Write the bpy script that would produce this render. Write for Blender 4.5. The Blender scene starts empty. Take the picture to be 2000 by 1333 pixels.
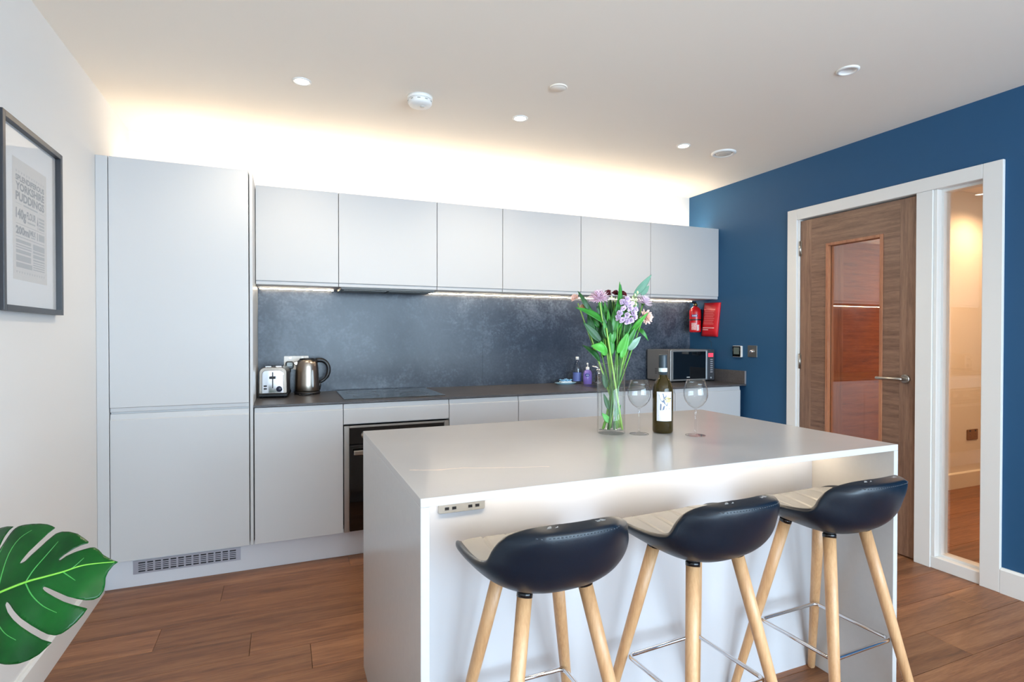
import bpy, bmesh, math, random
from mathutils import Vector, Matrix
random.seed(7)
SC = bpy.context.scene
COL = SC.collection
PI = math.pi

# ------------------------------------------------------------------ camera
YAW, PITCH, ROLL = math.radians(22.571), math.radians(.579), math.radians(.0394)
CAM_H = 1.2415
fw = Vector((math.sin(YAW)*math.cos(PITCH), math.cos(YAW)*math.cos(PITCH), -math.sin(PITCH)))
rt = Vector((math.cos(YAW), -math.sin(YAW), 0)); up = rt.cross(fw)
r2 = rt*math.cos(ROLL) + up*math.sin(ROLL); u2 = up*math.cos(ROLL) - rt*math.sin(ROLL)
cd = bpy.data.cameras.new('camera'); cam = bpy.data.objects.new('camera', cd); COL.objects.link(cam)
cd.sensor_width = 36; cd.lens = 36*1078.9/2000; cd.clip_start = .05; cd.clip_end = 60
cam.matrix_world = Matrix(((r2.x, u2.x, -fw.x, 0), (r2.y, u2.y, -fw.y, 0), (r2.z, u2.z, -fw.z, CAM_H), (0, 0, 0, 1)))
SC.camera = cam
# ------------------------------------------------------------------ world, daylight, exposure
SKY_COL, SKY_STR = (.62, .82, 1.0), 14.5
w = bpy.data.worlds.new('world'); SC.world = w; w.use_nodes = True
bg = w.node_tree.nodes['Background']; bg.inputs[0].default_value = (*SKY_COL, 1); bg.inputs[1].default_value = SKY_STR
WIN = (-.30, 3.05, .10, 2.28)           # rear window opening: x0, x1, z0, z1
YF = -2.9                              # wall behind the camera
WIN2 = (-2.75, -1.2, .10, 2.28)           # window in the blue wall beside the camera: y0, y1, z0, z1
def portal(loc, rot, sx, sy):
    pl = bpy.data.lights.new('window_portal', 'AREA'); pl.shape = 'RECTANGLE'; pl.size = sx; pl.size_y = sy; pl.cycles.is_portal = True
    po = bpy.data.objects.new('window_portal', pl); COL.objects.link(po); po.location = loc; po.rotation_euler = rot
portal(((WIN[0]+WIN[1])/2, YF-.16, (WIN[2]+WIN[3])/2), (PI/2, 0, 0), WIN[1]-WIN[0], WIN[3]-WIN[2])
portal((3.209+.13, (WIN2[0]+WIN2[1])/2, (WIN2[2]+WIN2[3])/2), (PI/2, 0, PI/2), WIN2[1]-WIN2[0], WIN2[3]-WIN2[2])
vs = SC.view_settings
vs.view_transform = 'Standard'; vs.look = 'None'; vs.gamma = 1; vs.exposure = 0.22; vs.use_curve_mapping = False
SC.cycles.max_bounces = 10; SC.cycles.diffuse_bounces = 5; SC.cycles.transparent_max_bounces = 24
SC.cycles.sample_clamp_indirect = 6; SC.cycles.caustics_reflective = False; SC.cycles.caustics_refractive = False
LED_WARM = (1, .84, .63)
LED_TOP, LED_UNDER, LED_ISLAND, DOWN_W, HALL_W = 47, 46, 24, 20, 75

# ------------------------------------------------------------------ materials
def lin(c):
    return tuple((v/255/12.92 if v/255 <= .04045 else ((v/255+.055)/1.055)**2.4) for v in c)
MATS = {}
def nt(name):
    m = bpy.data.materials.new(name); m.use_nodes = True
    t = m.node_tree; b = t.nodes['Principled BSDF']
    return m, t, b
def N(t, typ, **kw):
    n = t.nodes.new(typ)
    for k, v in kw.items():
        if k.startswith('i_'):
            key = k[2:]; key = int(key) if key.isdigit() else key.replace('_', ' ')
            n.inputs[key].default_value = v
        else: setattr(n, k, v)
    return n
def L(t, a, ao, b, bi): t.links.new(a.outputs[ao], b.inputs[bi])
def ramp(t, stops):
    n = t.nodes.new('ShaderNodeValToRGB'); e = n.color_ramp.elements
    while len(e) < len(stops): e.new(.5)
    for q, (p, c) in zip(e, stops): q.position = p; q.color = (*c, 1)
    return n
def pbr(name, col, rough=.5, metal=0, spec=.5, noise=0, nscale=20, bump=0, bscale=200, coat=0, stretch=(1, 1, 1)):
    if name in MATS: return MATS[name]
    m, t, b = nt(name); c = lin(col)
    b.inputs['Base Color'].default_value = (*c, 1); b.inputs['Roughness'].default_value = rough
    b.inputs['Metallic'].default_value = metal; b.inputs['Specular IOR Level'].default_value = spec
    b.inputs['Coat Weight'].default_value = coat; b.inputs['Coat Roughness'].default_value = .12
    tc = N(t, 'ShaderNodeTexCoord'); mp = N(t, 'ShaderNodeMapping'); mp.inputs['Scale'].default_value = stretch
    L(t, tc, 'Object', mp, 'Vector')
    if noise:
        n = N(t, 'ShaderNodeTexNoise', i_Scale=nscale, i_Detail=5.0); L(t, mp, 0, n, 'Vector')
        r = ramp(t, [(.3, tuple(v*(1-noise) for v in c)), (.7, tuple(min(1, v*(1+noise)) for v in c))])
        L(t, n, 'Fac', r, 0); L(t, r, 0, b, 'Base Color')
    if bump:
        n2 = N(t, 'ShaderNodeTexNoise', i_Scale=bscale, i_Detail=3.0); L(t, mp, 0, n2, 'Vector')
        bp = N(t, 'ShaderNodeBump', i_Strength=bump, i_Distance=.002); L(t, n2, 'Fac', bp, 'Height'); L(t, bp, 0, b, 'Normal')
    MATS[name] = m; return m
def emit(name, col, s):
    m, t, b = nt(name); b.inputs['Base Color'].default_value = (*col, 1)
    b.inputs['Emission Color'].default_value = (*col, 1); b.inputs['Emission Strength'].default_value = s
    return m
def clear_glass(name, tint=(1, 1, 1), f0=.05, edge=.75, rough=.0):
    m, t, b = nt(name); t.nodes.remove(b); o = t.nodes['Material Output']
    tr = N(t, 'ShaderNodeBsdfTransparent'); tr.inputs[0].default_value = (*tint, 1)
    gl = N(t, 'ShaderNodeBsdfGlossy', i_Roughness=rough)
    lw = N(t, 'ShaderNodeLayerWeight', i_Blend=.5)
    pw = N(t, 'ShaderNodeMath', operation='POWER'); pw.inputs[1].default_value = 4; L(t, lw, 'Facing', pw, 0)
    ma = N(t, 'ShaderNodeMath', operation='MULTIPLY_ADD', use_clamp=True); ma.inputs[1].default_value = edge; ma.inputs[2].default_value = f0
    L(t, pw, 0, ma, 0)
    mx = N(t, 'ShaderNodeMixShader'); L(t, ma, 0, mx, 0); L(t, tr, 0, mx, 1); L(t, gl, 0, mx, 2); L(t, mx, 0, o, 0)
    return m
def wood(name, cols, stretch, rough=.45, scale=3.0, rnd=.25, dist=1.2, bump=.15, lines=0.0, offs=True):
    m, t, b = nt(name)
    tc = N(t, 'ShaderNodeTexCoord'); oi = N(t, 'ShaderNodeObjectInfo')
    ml = N(t, 'ShaderNodeMath', operation='MULTIPLY'); ml.inputs[1].default_value = 37.0; L(t, oi, 'Random', ml, 0)
    cb = N(t, 'ShaderNodeCombineXYZ'); L(t, ml, 0, cb, 0); L(t, ml, 0, cb, 1); L(t, ml, 0, cb, 2)
    ad = N(t, 'ShaderNodeVectorMath', operation='ADD'); L(t, tc, 'Object', ad, 0)
    if offs: L(t, cb, 0, ad, 1)
    mp = N(t, 'ShaderNodeMapping'); mp.inputs['Scale'].default_value = stretch; L(t, ad, 0, mp, 0)
    n1 = N(t, 'ShaderNodeTexNoise', i_Scale=scale, i_Detail=8.0, i_Roughness=.62, i_Distortion=dist); L(t, mp, 0, n1, 'Vector')
    n2 = N(t, 'ShaderNodeTexNoise', i_Scale=scale*9, i_Detail=4.0, i_Roughness=.6); L(t, mp, 0, n2, 'Vector')
    mx = N(t, 'ShaderNodeMix', data_type='FLOAT'); mx.inputs[0].default_value = .35
    L(t, n1, 'Fac', mx, 2); L(t, n2, 'Fac', mx, 3)
    c = [lin(q) for q in cols]
    r = ramp(t, [(.30, c[0]), (.48, c[1]), (.68, c[2])]); L(t, mx, 0, r, 0)
    hs = N(t, 'ShaderNodeHueSaturation'); L(t, r, 0, hs, 'Color')
    mr = N(t, 'ShaderNodeMapRange'); mr.inputs[3].default_value = 1-rnd; mr.inputs[4].default_value = 1+rnd
    L(t, oi, 'Random', mr, 0); L(t, mr, 0, hs, 'Value'); L(t, hs, 0, b, 'Base Color')
    b.inputs['Roughness'].default_value = rough
    bp = N(t, 'ShaderNodeBump', i_Strength=bump, i_Distance=.001); L(t, n2, 'Fac', bp, 'Height'); L(t, bp, 0, b, 'Normal')
    return m

M_wall = pbr('wall_white', (226, 223, 220), .7, spec=.2, bump=.03, bscale=300)
M_ceil = pbr('ceiling_white', (248, 239, 227), .8, spec=.15)
M_blue = pbr('blue_paint', (38, 82, 120), .62, spec=.3, bump=.04, bscale=350)
M_trim = pbr('trim_white', (228, 226, 222), .35)
M_cab = pbr('cabinet_grey', (196, 195, 195), .42, spec=.4)
M_carc = pbr('carcass', (205, 204, 204), .5)
M_dark = pbr('gap_dark', (30, 30, 34), .7)
M_plinth = pbr('plinth_pale', (216, 216, 220), .45)
M_quartz = pbr('quartz_pale', (194, 191, 188), .22, spec=.5, noise=.015, nscale=60)
M_steel = pbr('brushed_steel', (168, 157, 146), .28, 1, bump=.05, bscale=60, stretch=(1, 1, 20))
M_chrome = pbr('chrome', (225, 225, 228), .08, 1)
M_satin = pbr('satin_metal', (178, 172, 164), .3, 1)
M_black = pbr('black_plastic', (22, 22, 25), .35)
M_blackg = pbr('black_glass', (10, 10, 12), .04, spec=.6)
M_white = pbr('white_plastic', (238, 236, 232), .4)
M_floor = wood('floor_oak', ((82, 51, 34), (129, 84, 55), (162, 114, 78)), (.75, 11, 11), .45, 2.2, .16, .5)
M_waln_v = wood('walnut_vertical', ((84, 58, 45), (122, 92, 74), (150, 118, 97)), (14, 14, .7), .4, 3.0, .05, .4, .08, offs=True)
M_waln_h = wood('walnut_horizontal', ((82, 57, 44), (120, 90, 72), (146, 114, 94)), (1.0, 1.0, 15), .4, 3.4, .05, .5, .08)
M_bead = wood('walnut_bead', ((120, 72, 48), (158, 104, 74), (180, 126, 92)), (10, 10, 1), .3, 3, .04, .4, .05)
M_hdoor = wood('walnut_hall_door', ((92, 46, 18), (146, 80, 34), (172, 104, 50)), (1.0, 1.0, 15), .4, 3.0, .03, .5, .08)
M_hdoor_v = wood('walnut_hall_stile', ((96, 54, 28), (150, 92, 52), (176, 116, 70)), (14, 14, .7), .4, 3.0, .03, .5, .08)
M_beech = wood('beech', ((178, 132, 90), (202, 156, 112), (218, 176, 132)), (6, 6, .8), .38, 4, .04, .3, .05)
M_shell = pbr('black_leather', (3, 18, 32), .34, spec=.45, bump=.12, bscale=500, noise=.12, nscale=9)
M_pad = pbr('black_leather_sheen', (134, 133, 132), .34, spec=.5, bump=.1, bscale=500)  # black leather seat; its reflected light is put in as grey colour
M_ferr = pbr('gloss_black', (14, 14, 16), .12)
M_glass = clear_glass('window_glass', (1, 1, 1), .05, .8)
M_doorglass = clear_glass('door_glass', (.95, .92, .88), .15, .8)
M_sideglass = clear_glass('side_glass', (.99, .98, .96), .10, .8)
M_vase = clear_glass('vase_glass', (.985, .995, .99), .035, .8)
M_wine = clear_glass('wine_glass', (.98, .985, .985), .04, .85)
M_picglass = clear_glass('picture_glass', (1, 1, 1), .06, .8)

def stone(name, cols, scale, rough):
    m, t, b = nt(name)
    tc = N(t, 'ShaderNodeTexCoord')
    n1 = N(t, 'ShaderNodeTexNoise', i_Scale=scale, i_Detail=10.0, i_Roughness=.72, i_Distortion=.6); L(t, tc, 'Object', n1, 'Vector')
    n2 = N(t, 'ShaderNodeTexNoise', i_Scale=scale*.28, i_Detail=3.0); L(t, tc, 'Object', n2, 'Vector')
    n3 = N(t, 'ShaderNodeTexNoise', i_Scale=scale*14, i_Detail=4.0); L(t, tc, 'Object', n3, 'Vector')
    mx = N(t, 'ShaderNodeMix', data_type='FLOAT'); mx.inputs[0].default_value = .45; L(t, n1, 'Fac', mx, 2); L(t, n2, 'Fac', mx, 3)
    mx2 = N(t, 'ShaderNodeMix', data_type='FLOAT'); mx2.inputs[0].default_value = .22; L(t, mx, 0, mx2, 2); L(t, n3, 'Fac', mx2, 3)
    c = [lin(q) for q in cols]
    r = ramp(t, [(.34, c[0]), (.5, c[1]), (.64, c[2])]); L(t, mx2, 0, r, 0); L(t, r, 0, b, 'Base Color')
    rr = N(t, 'ShaderNodeMapRange'); rr.inputs[3].default_value = rough-.03; rr.inputs[4].default_value = rough+.05
    L(t, n3, 'Fac', rr, 0); L(t, rr, 0, b, 'Roughness'); b.inputs['Specular IOR Level'].default_value = .36
    bp = N(t, 'ShaderNodeBump', i_Strength=.02, i_Distance=.001); L(t, n3, 'Fac', bp, 'Height'); L(t, bp, 0, b, 'Normal')
    return m
M_splash = stone('splash_slate', ((42, 48, 60), (58, 66, 79), (98, 106, 119)), 5.0, .24)
M_work = stone('worktop_slate', ((62, 60, 62), (80, 77, 78), (98, 94, 94)), 6.0, .34)

# ------------------------------------------------------------------ mesh helpers
ORG = {}
def tag(o, label=None, cat=None, group=None, kind=None):
    if label: o['label'] = label
    if cat: o['category'] = cat
    if group: o['group'] = group
    if kind: o['kind'] = kind
    return o
def thing(name, loc, label, cat, group=None, rotz=0, world=True, kind=None):
    o = bpy.data.objects.new(name, None); COL.objects.link(o); o.empty_display_size = .05
    o.location = loc; o.rotation_euler = (0, 0, rotz)
    if world: ORG[o.name] = Vector(loc)
    return tag(o, label, cat, group, kind)
class B:
    def __init__(s): s.v = []; s.f = []; s.sm = []; s.fx = False
    def add(s, vs, fs, smooth=False):
        k = len(s.v); s.v += [Vector(p) for p in vs]
        for f in fs: s.f.append([i+k for i in f]); s.sm.append(smooth)
        return s
    def box(s, x0, x1, y0, y1, z0, z1):
        return s.add([(x0, y0, z0), (x1, y0, z0), (x1, y1, z0), (x0, y1, z0), (x0, y0, z1), (x1, y0, z1), (x1, y1, z1), (x0, y1, z1)],
                     [(0, 3, 2, 1), (4, 5, 6, 7), (0, 1, 5, 4), (1, 2, 6, 5), (2, 3, 7, 6), (3, 0, 4, 7)])
    def prism(s, pts, axis, a, b, smooth=False):
        # pts 2D (counter-clockwise seen from +axis); axis 'x': (y,z), 'y': (x,z), 'z': (x,y)
        def P(p, t): return {'x': (t, p[0], p[1]), 'y': (p[0], t, p[1]), 'z': (p[0], p[1], t)}[axis]
        s.fx = True; n = len(pts); vs = [P(p, a) for p in pts]+[P(p, b) for p in pts]
        s.add(vs, [list(range(n))[::-1], list(range(n, 2*n))])
        k = len(s.v)-2*n
        for i in range(n):
            s.f.append([k+i, k+(i+1) % n, k+n+(i+1) % n, k+n+i]); s.sm.append(smooth)
        return s
    def lathe(s, prof, seg=32, c=(0, 0, 0), axis='z', close=True):
        k = len(s.v); n = len(prof); cx, cy, cz = c
        for (r, h) in prof:
            for j in range(seg):
                a = 2*PI*j/seg; x, y = r*math.cos(a), r*math.sin(a)
                s.v.append(Vector({'z': (cx+x, cy+y, cz+h), 'x': (cx+h, cy+x, cz+y), 'y': (cx+x, cy+h, cz-y)}[axis]))
        for i in range(n-1):
            for j in range(seg):
                s.f.append([k+i*seg+j, k+i*seg+(j+1) % seg, k+(i+1)*seg+(j+1) % seg, k+(i+1)*seg+j]); s.sm.append(True)
        if close:
            for i, rev in ((0, True), (n-1, False)):
                if prof[i][0] > 1e-6:
                    q = [k+i*seg+j for j in range(seg)]; s.f.append(q[::-1] if rev else q); s.sm.append(False)
        return s
    def tube(s, pts, r, seg=10, closed=False, flat=None):
        pts = [Vector(p) for p in pts]; n = len(pts)
        rs = r if isinstance(r, (list, tuple)) else [r]*n
        k = len(s.v); prev = None
        for i, p in enumerate(pts):
            if closed: d = pts[(i+1) % n]-pts[i-1]
            else: d = pts[min(i+1, n-1)]-pts[max(i-1, 0)]
            d.normalize()
            if prev is None:
                a = Vector((0, 0, 1)) if abs(d.z) < .9 else Vector((1, 0, 0)); u = d.cross(a).normalized()
            else: u = (prev-d*prev.dot(d)).normalized()
            prev = u; v = d.cross(u)
            for j in range(seg):
                a = 2*PI*j/seg; s.v.append(p+(u*math.cos(a)+v*math.sin(a))*rs[i])
        for i in range(n if closed else n-1):
            for j in range(seg):
                i2 = (i+1) % n
                s.f.append([k+i*seg+j, k+i*seg+(j+1) % seg, k+i2*seg+(j+1) % seg, k+i2*seg+j]); s.sm.append(True)
        if not closed:
            s.f.append([k+j for j in range(seg)][::-1]); s.sm.append(False)
            s.f.append([k+(n-1)*seg+j for j in range(seg)]); s.sm.append(False)
        return s
    def grid(s, nu, nv, fn, smooth=True, flip=False):
        k = len(s.v)
        for i in range(nu+1):
            for j in range(nv+1): s.v.append(Vector(fn(i/nu, j/nv)))
        for i in range(nu):
            for j in range(nv):
                q = [k+i*(nv+1)+j, k+(i+1)*(nv+1)+j, k+(i+1)*(nv+1)+j+1, k+i*(nv+1)+j+1]
                s.f.append(q[::-1] if flip else q); s.sm.append(smooth)
        return s
    def build(s, name, mat, parent=None, bevel=0, seg=2, fixn=False, label=None, subsurf=0, solid=0, kind=None, weld=0):
        org = ORG.get(parent.name, Vector((0, 0, 0))) if parent else Vector((0, 0, 0))
        me = bpy.data.meshes.new(name); me.from_pydata([tuple(p-org) for p in s.v], [], s.f)
        me.polygons.foreach_set('use_smooth', s.sm)
        if fixn or weld or s.fx:
            bm = bmesh.new(); bm.from_mesh(me)
            if weld: bmesh.ops.remove_doubles(bm, verts=bm.verts, dist=weld)
            bmesh.ops.recalc_face_normals(bm, faces=bm.faces); bm.to_mesh(me); bm.free()
        me.materials.append(mat); me.update()
        o = bpy.data.objects.new(name, me); COL.objects.link(o)
        if parent: o.parent = parent; ORG[o.name] = org
        if solid:
            m = o.modifiers.new('solid', 'SOLIDIFY'); m.thickness = solid; m.offset = 0
        if bevel:
            m = o.modifiers.new('bevel', 'BEVEL'); m.width = bevel; m.segments = seg; m.limit_method = 'ANGLE'; m.angle_limit = math.radians(40)
            m.harden_normals = False
        if subsurf:
            m = o.modifiers.new('sub', 'SUBSURF'); m.levels = subsurf; m.render_levels = subsurf
        if label: o['label'] = label
        if kind: o['kind'] = kind
        return o
def box(name, mat, x0, x1, y0, y1, z0, z1, parent=None, bevel=.002, **k):
    return B().box(x0, x1, y0, y1, z0, z1).build(name, mat, parent, bevel=bevel, **k)
def copy_tree(o, parent=None):
    c = o.copy(); COL.objects.link(c); c.parent = parent
    for ch in list(o.children): copy_tree(ch, c)
    return c
def bez(p, n=12):
    p = [Vector(q) for q in p]; out = []
    for i in range(n+1):
        t = i/n; q = p[:]
        while len(q) > 1: q = [q[j].lerp(q[j+1], t) for j in range(len(q)-1)]
        out.append(q[0])
    return out
def text_mesh(s, bold=.0):
    cu = bpy.data.curves.new('t', 'FONT'); cu.body = s; cu.offset = bold; cu.resolution_u = 3
    o = bpy.data.objects.new('t', cu); COL.objects.link(o)
    dg = bpy.context.evaluated_depsgraph_get(); me = bpy.data.meshes.new_from_object(o.evaluated_get(dg))
    vs = [(v.co.x, v.co.y) for v in me.vertices]; fs = [list(p.vertices) for p in me.polygons]
    bpy.data.objects.remove(o); bpy.data.curves.remove(cu); bpy.data.meshes.remove(me)
    xs = [v[0] for v in vs]; ys = [v[1] for v in vs]
    x0, x1, y0, y1 = min(xs), max(xs), min(ys), max(ys)
    return [((x-x0)/(x1-x0), (y-y0)/(y1-y0)) for x, y in vs], fs
def put_text(b, s, fn, u0, u1, v0, v1, bold=.015):
    vs, fs = text_mesh(s, bold)
    b.add([fn(u0+(u1-u0)*x, v0+(v1-v0)*y) for x, y in vs], fs)
def rrect(x0, x1, y0, y1, r, n=5):
    out = []
    for cx, cy, a0 in ((x1-r, y0+r, -90), (x1-r, y1-r, 0), (x0+r, y1-r, 90), (x0+r, y0+r, 180)):
        for i in range(n+1):
            a = math.radians(a0+90*i/n); out.append((cx+r*math.cos(a), cy+r*math.sin(a)))
    return out
# ------------------------------------------------------------------ room shell
XL, XR, YW, ZC = -.809, 3.209, 3.782, 2.416
YB, YU = 3.148, 3.433
HX1, HY0, HY1 = 6.4, 1.1, 2.753        # hall beyond the door
st = lambda o: tag(o, kind='structure')
box('ceiling', M_ceil, XL-.1, HX1+.1, YF-.15, YW+.1, ZC, ZC+.1, bevel=0, kind='structure', label='white plaster ceiling')
box('wall_left', M_wall, XL-.1, XL, YF-.15, YW+.1, -.02, ZC, bevel=0, kind='structure', label='white painted wall with the framed print')
box('wall_back', M_wall, XL, XR, YW, YW+.1, -.02, ZC, bevel=0, kind='structure', label='white wall above the wall cabinets')
b = B(); OY0, OY1, OZ = 1.60, 2.72, 2.045
b.box(XR, XR+.12, YF-.15, WIN2[0], -.02, ZC).box(XR, XR+.12, WIN2[1], OY0, -.02, ZC).box(XR, XR+.12, WIN2[0], WIN2[1], -.02, WIN2[2]).box(XR, XR+.12, WIN2[0], WIN2[1], WIN2[3], ZC).box(XR, XR+.12, OY1, YW+.1, -.02, ZC).box(XR, XR+.12, OY0, OY1, OZ, ZC)
b.build('wall_right', M_blue, kind='structure', label='deep blue painted wall around the walnut door')
b = B(); x0, x1, z0, z1 = WIN
b.box(XL, x0, YF-.15, YF, -.02, ZC).box(x1, XR, YF-.15, YF, -.02, ZC).box(x0, x1, YF-.15, YF, -.02, z0).box(x0, x1, YF-.15, YF, z1, ZC)
b.build('wall_front', M_wall, kind='structure')
wn = thing('window_1', ((x0+x1)/2, YF-.1, z0), 'wide white framed window behind the kitchen island', None, kind='structure')
b = B(); xm = (x0+x1)/2
b.box(x0, x1, YF-.13, YF-.07, z0, z0+.05).box(x0, x1, YF-.13, YF-.07, z1-.05, z1)
for xx in (x0, xm-.03, x1-.06): b.box(xx, xx+.06, YF-.13, YF-.07, z0+.05, z1-.05)
b.build('window_frame', M_trim, wn)
box('pane', M_glass, x0+.06, xm-.03, YF-.103, YF-.097, z0+.05, z1-.05, wn, bevel=0)
box('pane', M_glass, xm+.03, x1-.06, YF-.103, YF-.097, z0+.05, z1-.05, wn, bevel=0)
wn = thing('window_3', (XR+.06, (WIN2[0]+WIN2[1])/2, WIN2[2]), 'wide white framed window in the blue wall beside the camera', None, kind='structure')
y0, y1, z0, z1 = WIN2; ym = (y0+y1)/2; b = B()
b.box(XR+.03, XR+.09, y0, y1, z0, z0+.05).box(XR+.03, XR+.09, y0, y1, z1-.05, z1)
for yy in (y0, ym-.03, y1-.06): b.box(XR+.03, XR+.09, yy, yy+.06, z0+.05, z1-.05)
b.build('window_frame', M_trim, wn)
box('pane', M_glass, XR+.057, XR+.063, y0+.06, ym-.03, z0+.05, z1-.05, wn, bevel=0)
box('pane', M_glass, XR+.057, XR+.063, ym+.03, y1-.06, z0+.05, z1-.05, wn, bevel=0)
x0, x1, z0, z1 = WIN
# hall shell
box('wall_hall_back', M_wall, XR+.12, HX1, HY1, HY1+.1, -.02, ZC, bevel=0, kind='structure')
box('wall_hall_end', M_wall, HX1, HX1+.1, HY0-.1, HY1+.1, -.02, ZC, bevel=0, kind='structure')
box('wall_hall_front', M_wall, XR+.12, HX1, HY0-.1, HY0, -.02, ZC, bevel=0, kind='structure')
# floor: sub-base and planks
fl = box('floor', M_dark, XL-.1, HX1+.1, YF-.15, YW+.1, -.08, -.016, bevel=0, kind='structure', label='brown oak plank floor')
PW = .178; rng = random.Random(3)
row = math.ceil((YF-.1-1.285)/PW); y = 1.285+row*PW
while y < 3.3:
    ya, yb = y+.0008, y+PW-.0008
    spans = [(XL, XR+.12 if not (HY0-.05 < y < HY1) else HX1)]
    for (a, e) in spans:
        x = a - rng.uniform(.0, 1.7)
        if abs(y-2.175) < .01: x = .1-1.9
        while x < e:
            ln = 1.9; c0, c1 = max(a, x)+.0006, min(e, x+ln)-.0006
            if c1-c0 > .03 and (y > -1.2):
                box('plank', M_floor, c0, c1, ya, yb, -.016, 0, fl, bevel=.0012, seg=1)
            x += ln
    y += PW
b = B(); b.box(XL, XR, YF, -1.2, -.016, -.001); b.build('plank_field', M_floor, fl, kind='stuff')
# baseboards
def skirting(name, pts2, axis, a, e):
    o = B().prism(pts2, axis, a, e).build(name, M_trim); tag(o, kind='structure'); return o
skirting('baseboard_left', [(XL, 0), (XL+.016, 0), (XL+.016, .104), (XL+.010, .112), (XL, .112)], 'y', YF, YB+.05)
skirting('baseboard_right', [(XR-.018, 0), (XR, 0), (XR, .122), (XR-.010, .122), (XR-.018, .112)], 'y', YF, 1.546)
skirting('baseboard_front', [(YF, 0), (YF+.016, 0), (YF+.016, .112), (YF, .112)], 'x', XL+.017, x0)
skirting('baseboard_hall', [(HY1-.016, 0), (HY1, 0), (HY1, .127), (HY1-.008, .127), (HY1-.016, .118)], 'x', 4.40, HX1)
# ------------------------------------------------------------------ door frame, door, side light
tr = thing('trim_1', (XR, 2.16, 0), 'wide white architrave round the walnut door and side light', None, kind='structure')
ax = XR-.018
def arch(name, y0, y1, z0, z1):
    return box(name, M_trim, ax, XR, y0, y1, z0, z1, tr, bevel=.003)
arch('architrave', 2.700, 2.773, 0, 2.09); arch('architrave', 1.547, 1.632, 0, 2.09); arch('architrave', 1.632, 2.700, 2.018, 2.09)
box('lining', M_trim, XR, XR+.12, 2.69, OY1, 0, OZ, tr, bevel=.001); box('lining', M_trim, XR, XR+.12, OY0, 1.632, 0, OZ, tr, bevel=.001)
box('lining', M_trim, XR, XR+.12, 1.632, 2.69, 2.018, OZ, tr, bevel=.001)
box('mullion', M_trim, XR-.012, XR+.12, 1.862, 1.944, 0, 2.018, tr, bevel=.002)
box('mullion_bead', M_trim, XR-.004, XR+.07, 1.842, 1.862, .062, 2.018, tr, bevel=.003)
box('side_light_sill', M_trim, XR-.006, XR+.12, 1.632, 1.862, 0, .062, tr, bevel=.003)
box('door_stop', M_trim, XR+.055, XR+.075, 1.944, 2.69, 2.003, 2.018, tr, bevel=.001)
wd = thing('window_2', (XR+.06, 1.74, .06), 'tall narrow clear side light right of the walnut door', None, kind='structure')
box('pane', M_sideglass, XR+.055, XR+.061, 1.642, 1.834, .072, 2.006, wd, bevel=0)
b = B()
for q in ((1.632, 1.643, .062, 2.018), (1.831, 1.842, .062, 2.018)): b.box(XR+.03, XR+.085, q[0], q[1], q[2], q[3])
b.box(XR+.03, XR+.085, 1.643, 1.831, .062, .075).box(XR+.03, XR+.085, 1.643, 1.831, 2.004, 2.018)
b.build('glazing_bead', M_trim, wd)
DX0, DX1, DY0, DY1, DZ1 = XR+.006, XR+.05, 1.947, 2.687, 2.008
dr = thing('door_1', (DX0, 2.32, .008), 'brown walnut veneer door with a tall glass panel and lever handle', None, kind='structure')
GY0, GY1, GZ0, GZ1 = 2.133, 2.497, .22, 1.832
S1, S2 = 2.604, 2.040     # inner edges of the vertical-grain stiles
box('stile', M_waln_v, DX0, DX1, S1, DY1, .008, DZ1, dr, bevel=.001); box('stile', M_waln_v, DX0, DX1, DY0, S2, .008, DZ1, dr, bevel=.001)
box('rail', M_waln_h, DX0, DX1, S2, S1, GZ1, DZ1, dr, bevel=.0006); box('rail', M_waln_h, DX0, DX1, S2, S1, .008, GZ0, dr, bevel=.0006)
box('panel', M_waln_h, DX0, DX1, GY1, S1, GZ0, GZ1, dr, bevel=.0006); box('panel', M_waln_h, DX0, DX1, S2, GY0, GZ0, GZ1, dr, bevel=.0006)
for yy in (S1-.008, S2+.012, 2.075-.006):
    pass
for q in ((GY1-.018, GY1, GZ0, GZ1), (GY0, GY0+.018, GZ0, GZ1), (GY0+.018, GY1-.018, GZ1-.018, GZ1), (GY0+.018, GY1-.018, GZ0, GZ0+.018)):
    b = B().box(DX0-.006, DX0+.020, *q).box(DX1-.018, DX1+.006, *q); b.build('glazing_bead', M_bead, dr, bevel=.002)
box('pane', M_doorglass, DX0+.020, DX0+.026, GY0+.004, GY1-.004, GZ0+.004, GZ1-.004, dr, bevel=0)
b = B().lathe([(.0255, 0), (.0255, -.006), (.022, -.012)], 28, (DX0, 2.004, 1.0), 'x'); hr = b.build('handle_rose', M_satin, dr, fixn=True)
b = B().tube([(DX0-.008, 2.004, 1.0), (DX0-.050, 2.004, 1.0), (DX0-.056, 2.012, 1.0), (DX0-.056, 2.135, .999)], [.010, .010, .010, .0085], 14)
b.build('lever', M_satin, hr, bevel=.001)
for z in (1.775, 1.02, .22):
    b = B().lathe([(.0065, 0), (.0065, .1)], 10, (DX0-.004, DY1+.001, z)).box(DX0-.002, DX0+.004, DY1-.010, DY1+.011, z, z+.1); b.build('hinge', M_satin, dr)
box('latch_plate', M_satin, DX0+.006, DX0+.03, DY0-.001, DY0+.002, .95, 1.05, dr, bevel=0)
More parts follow.
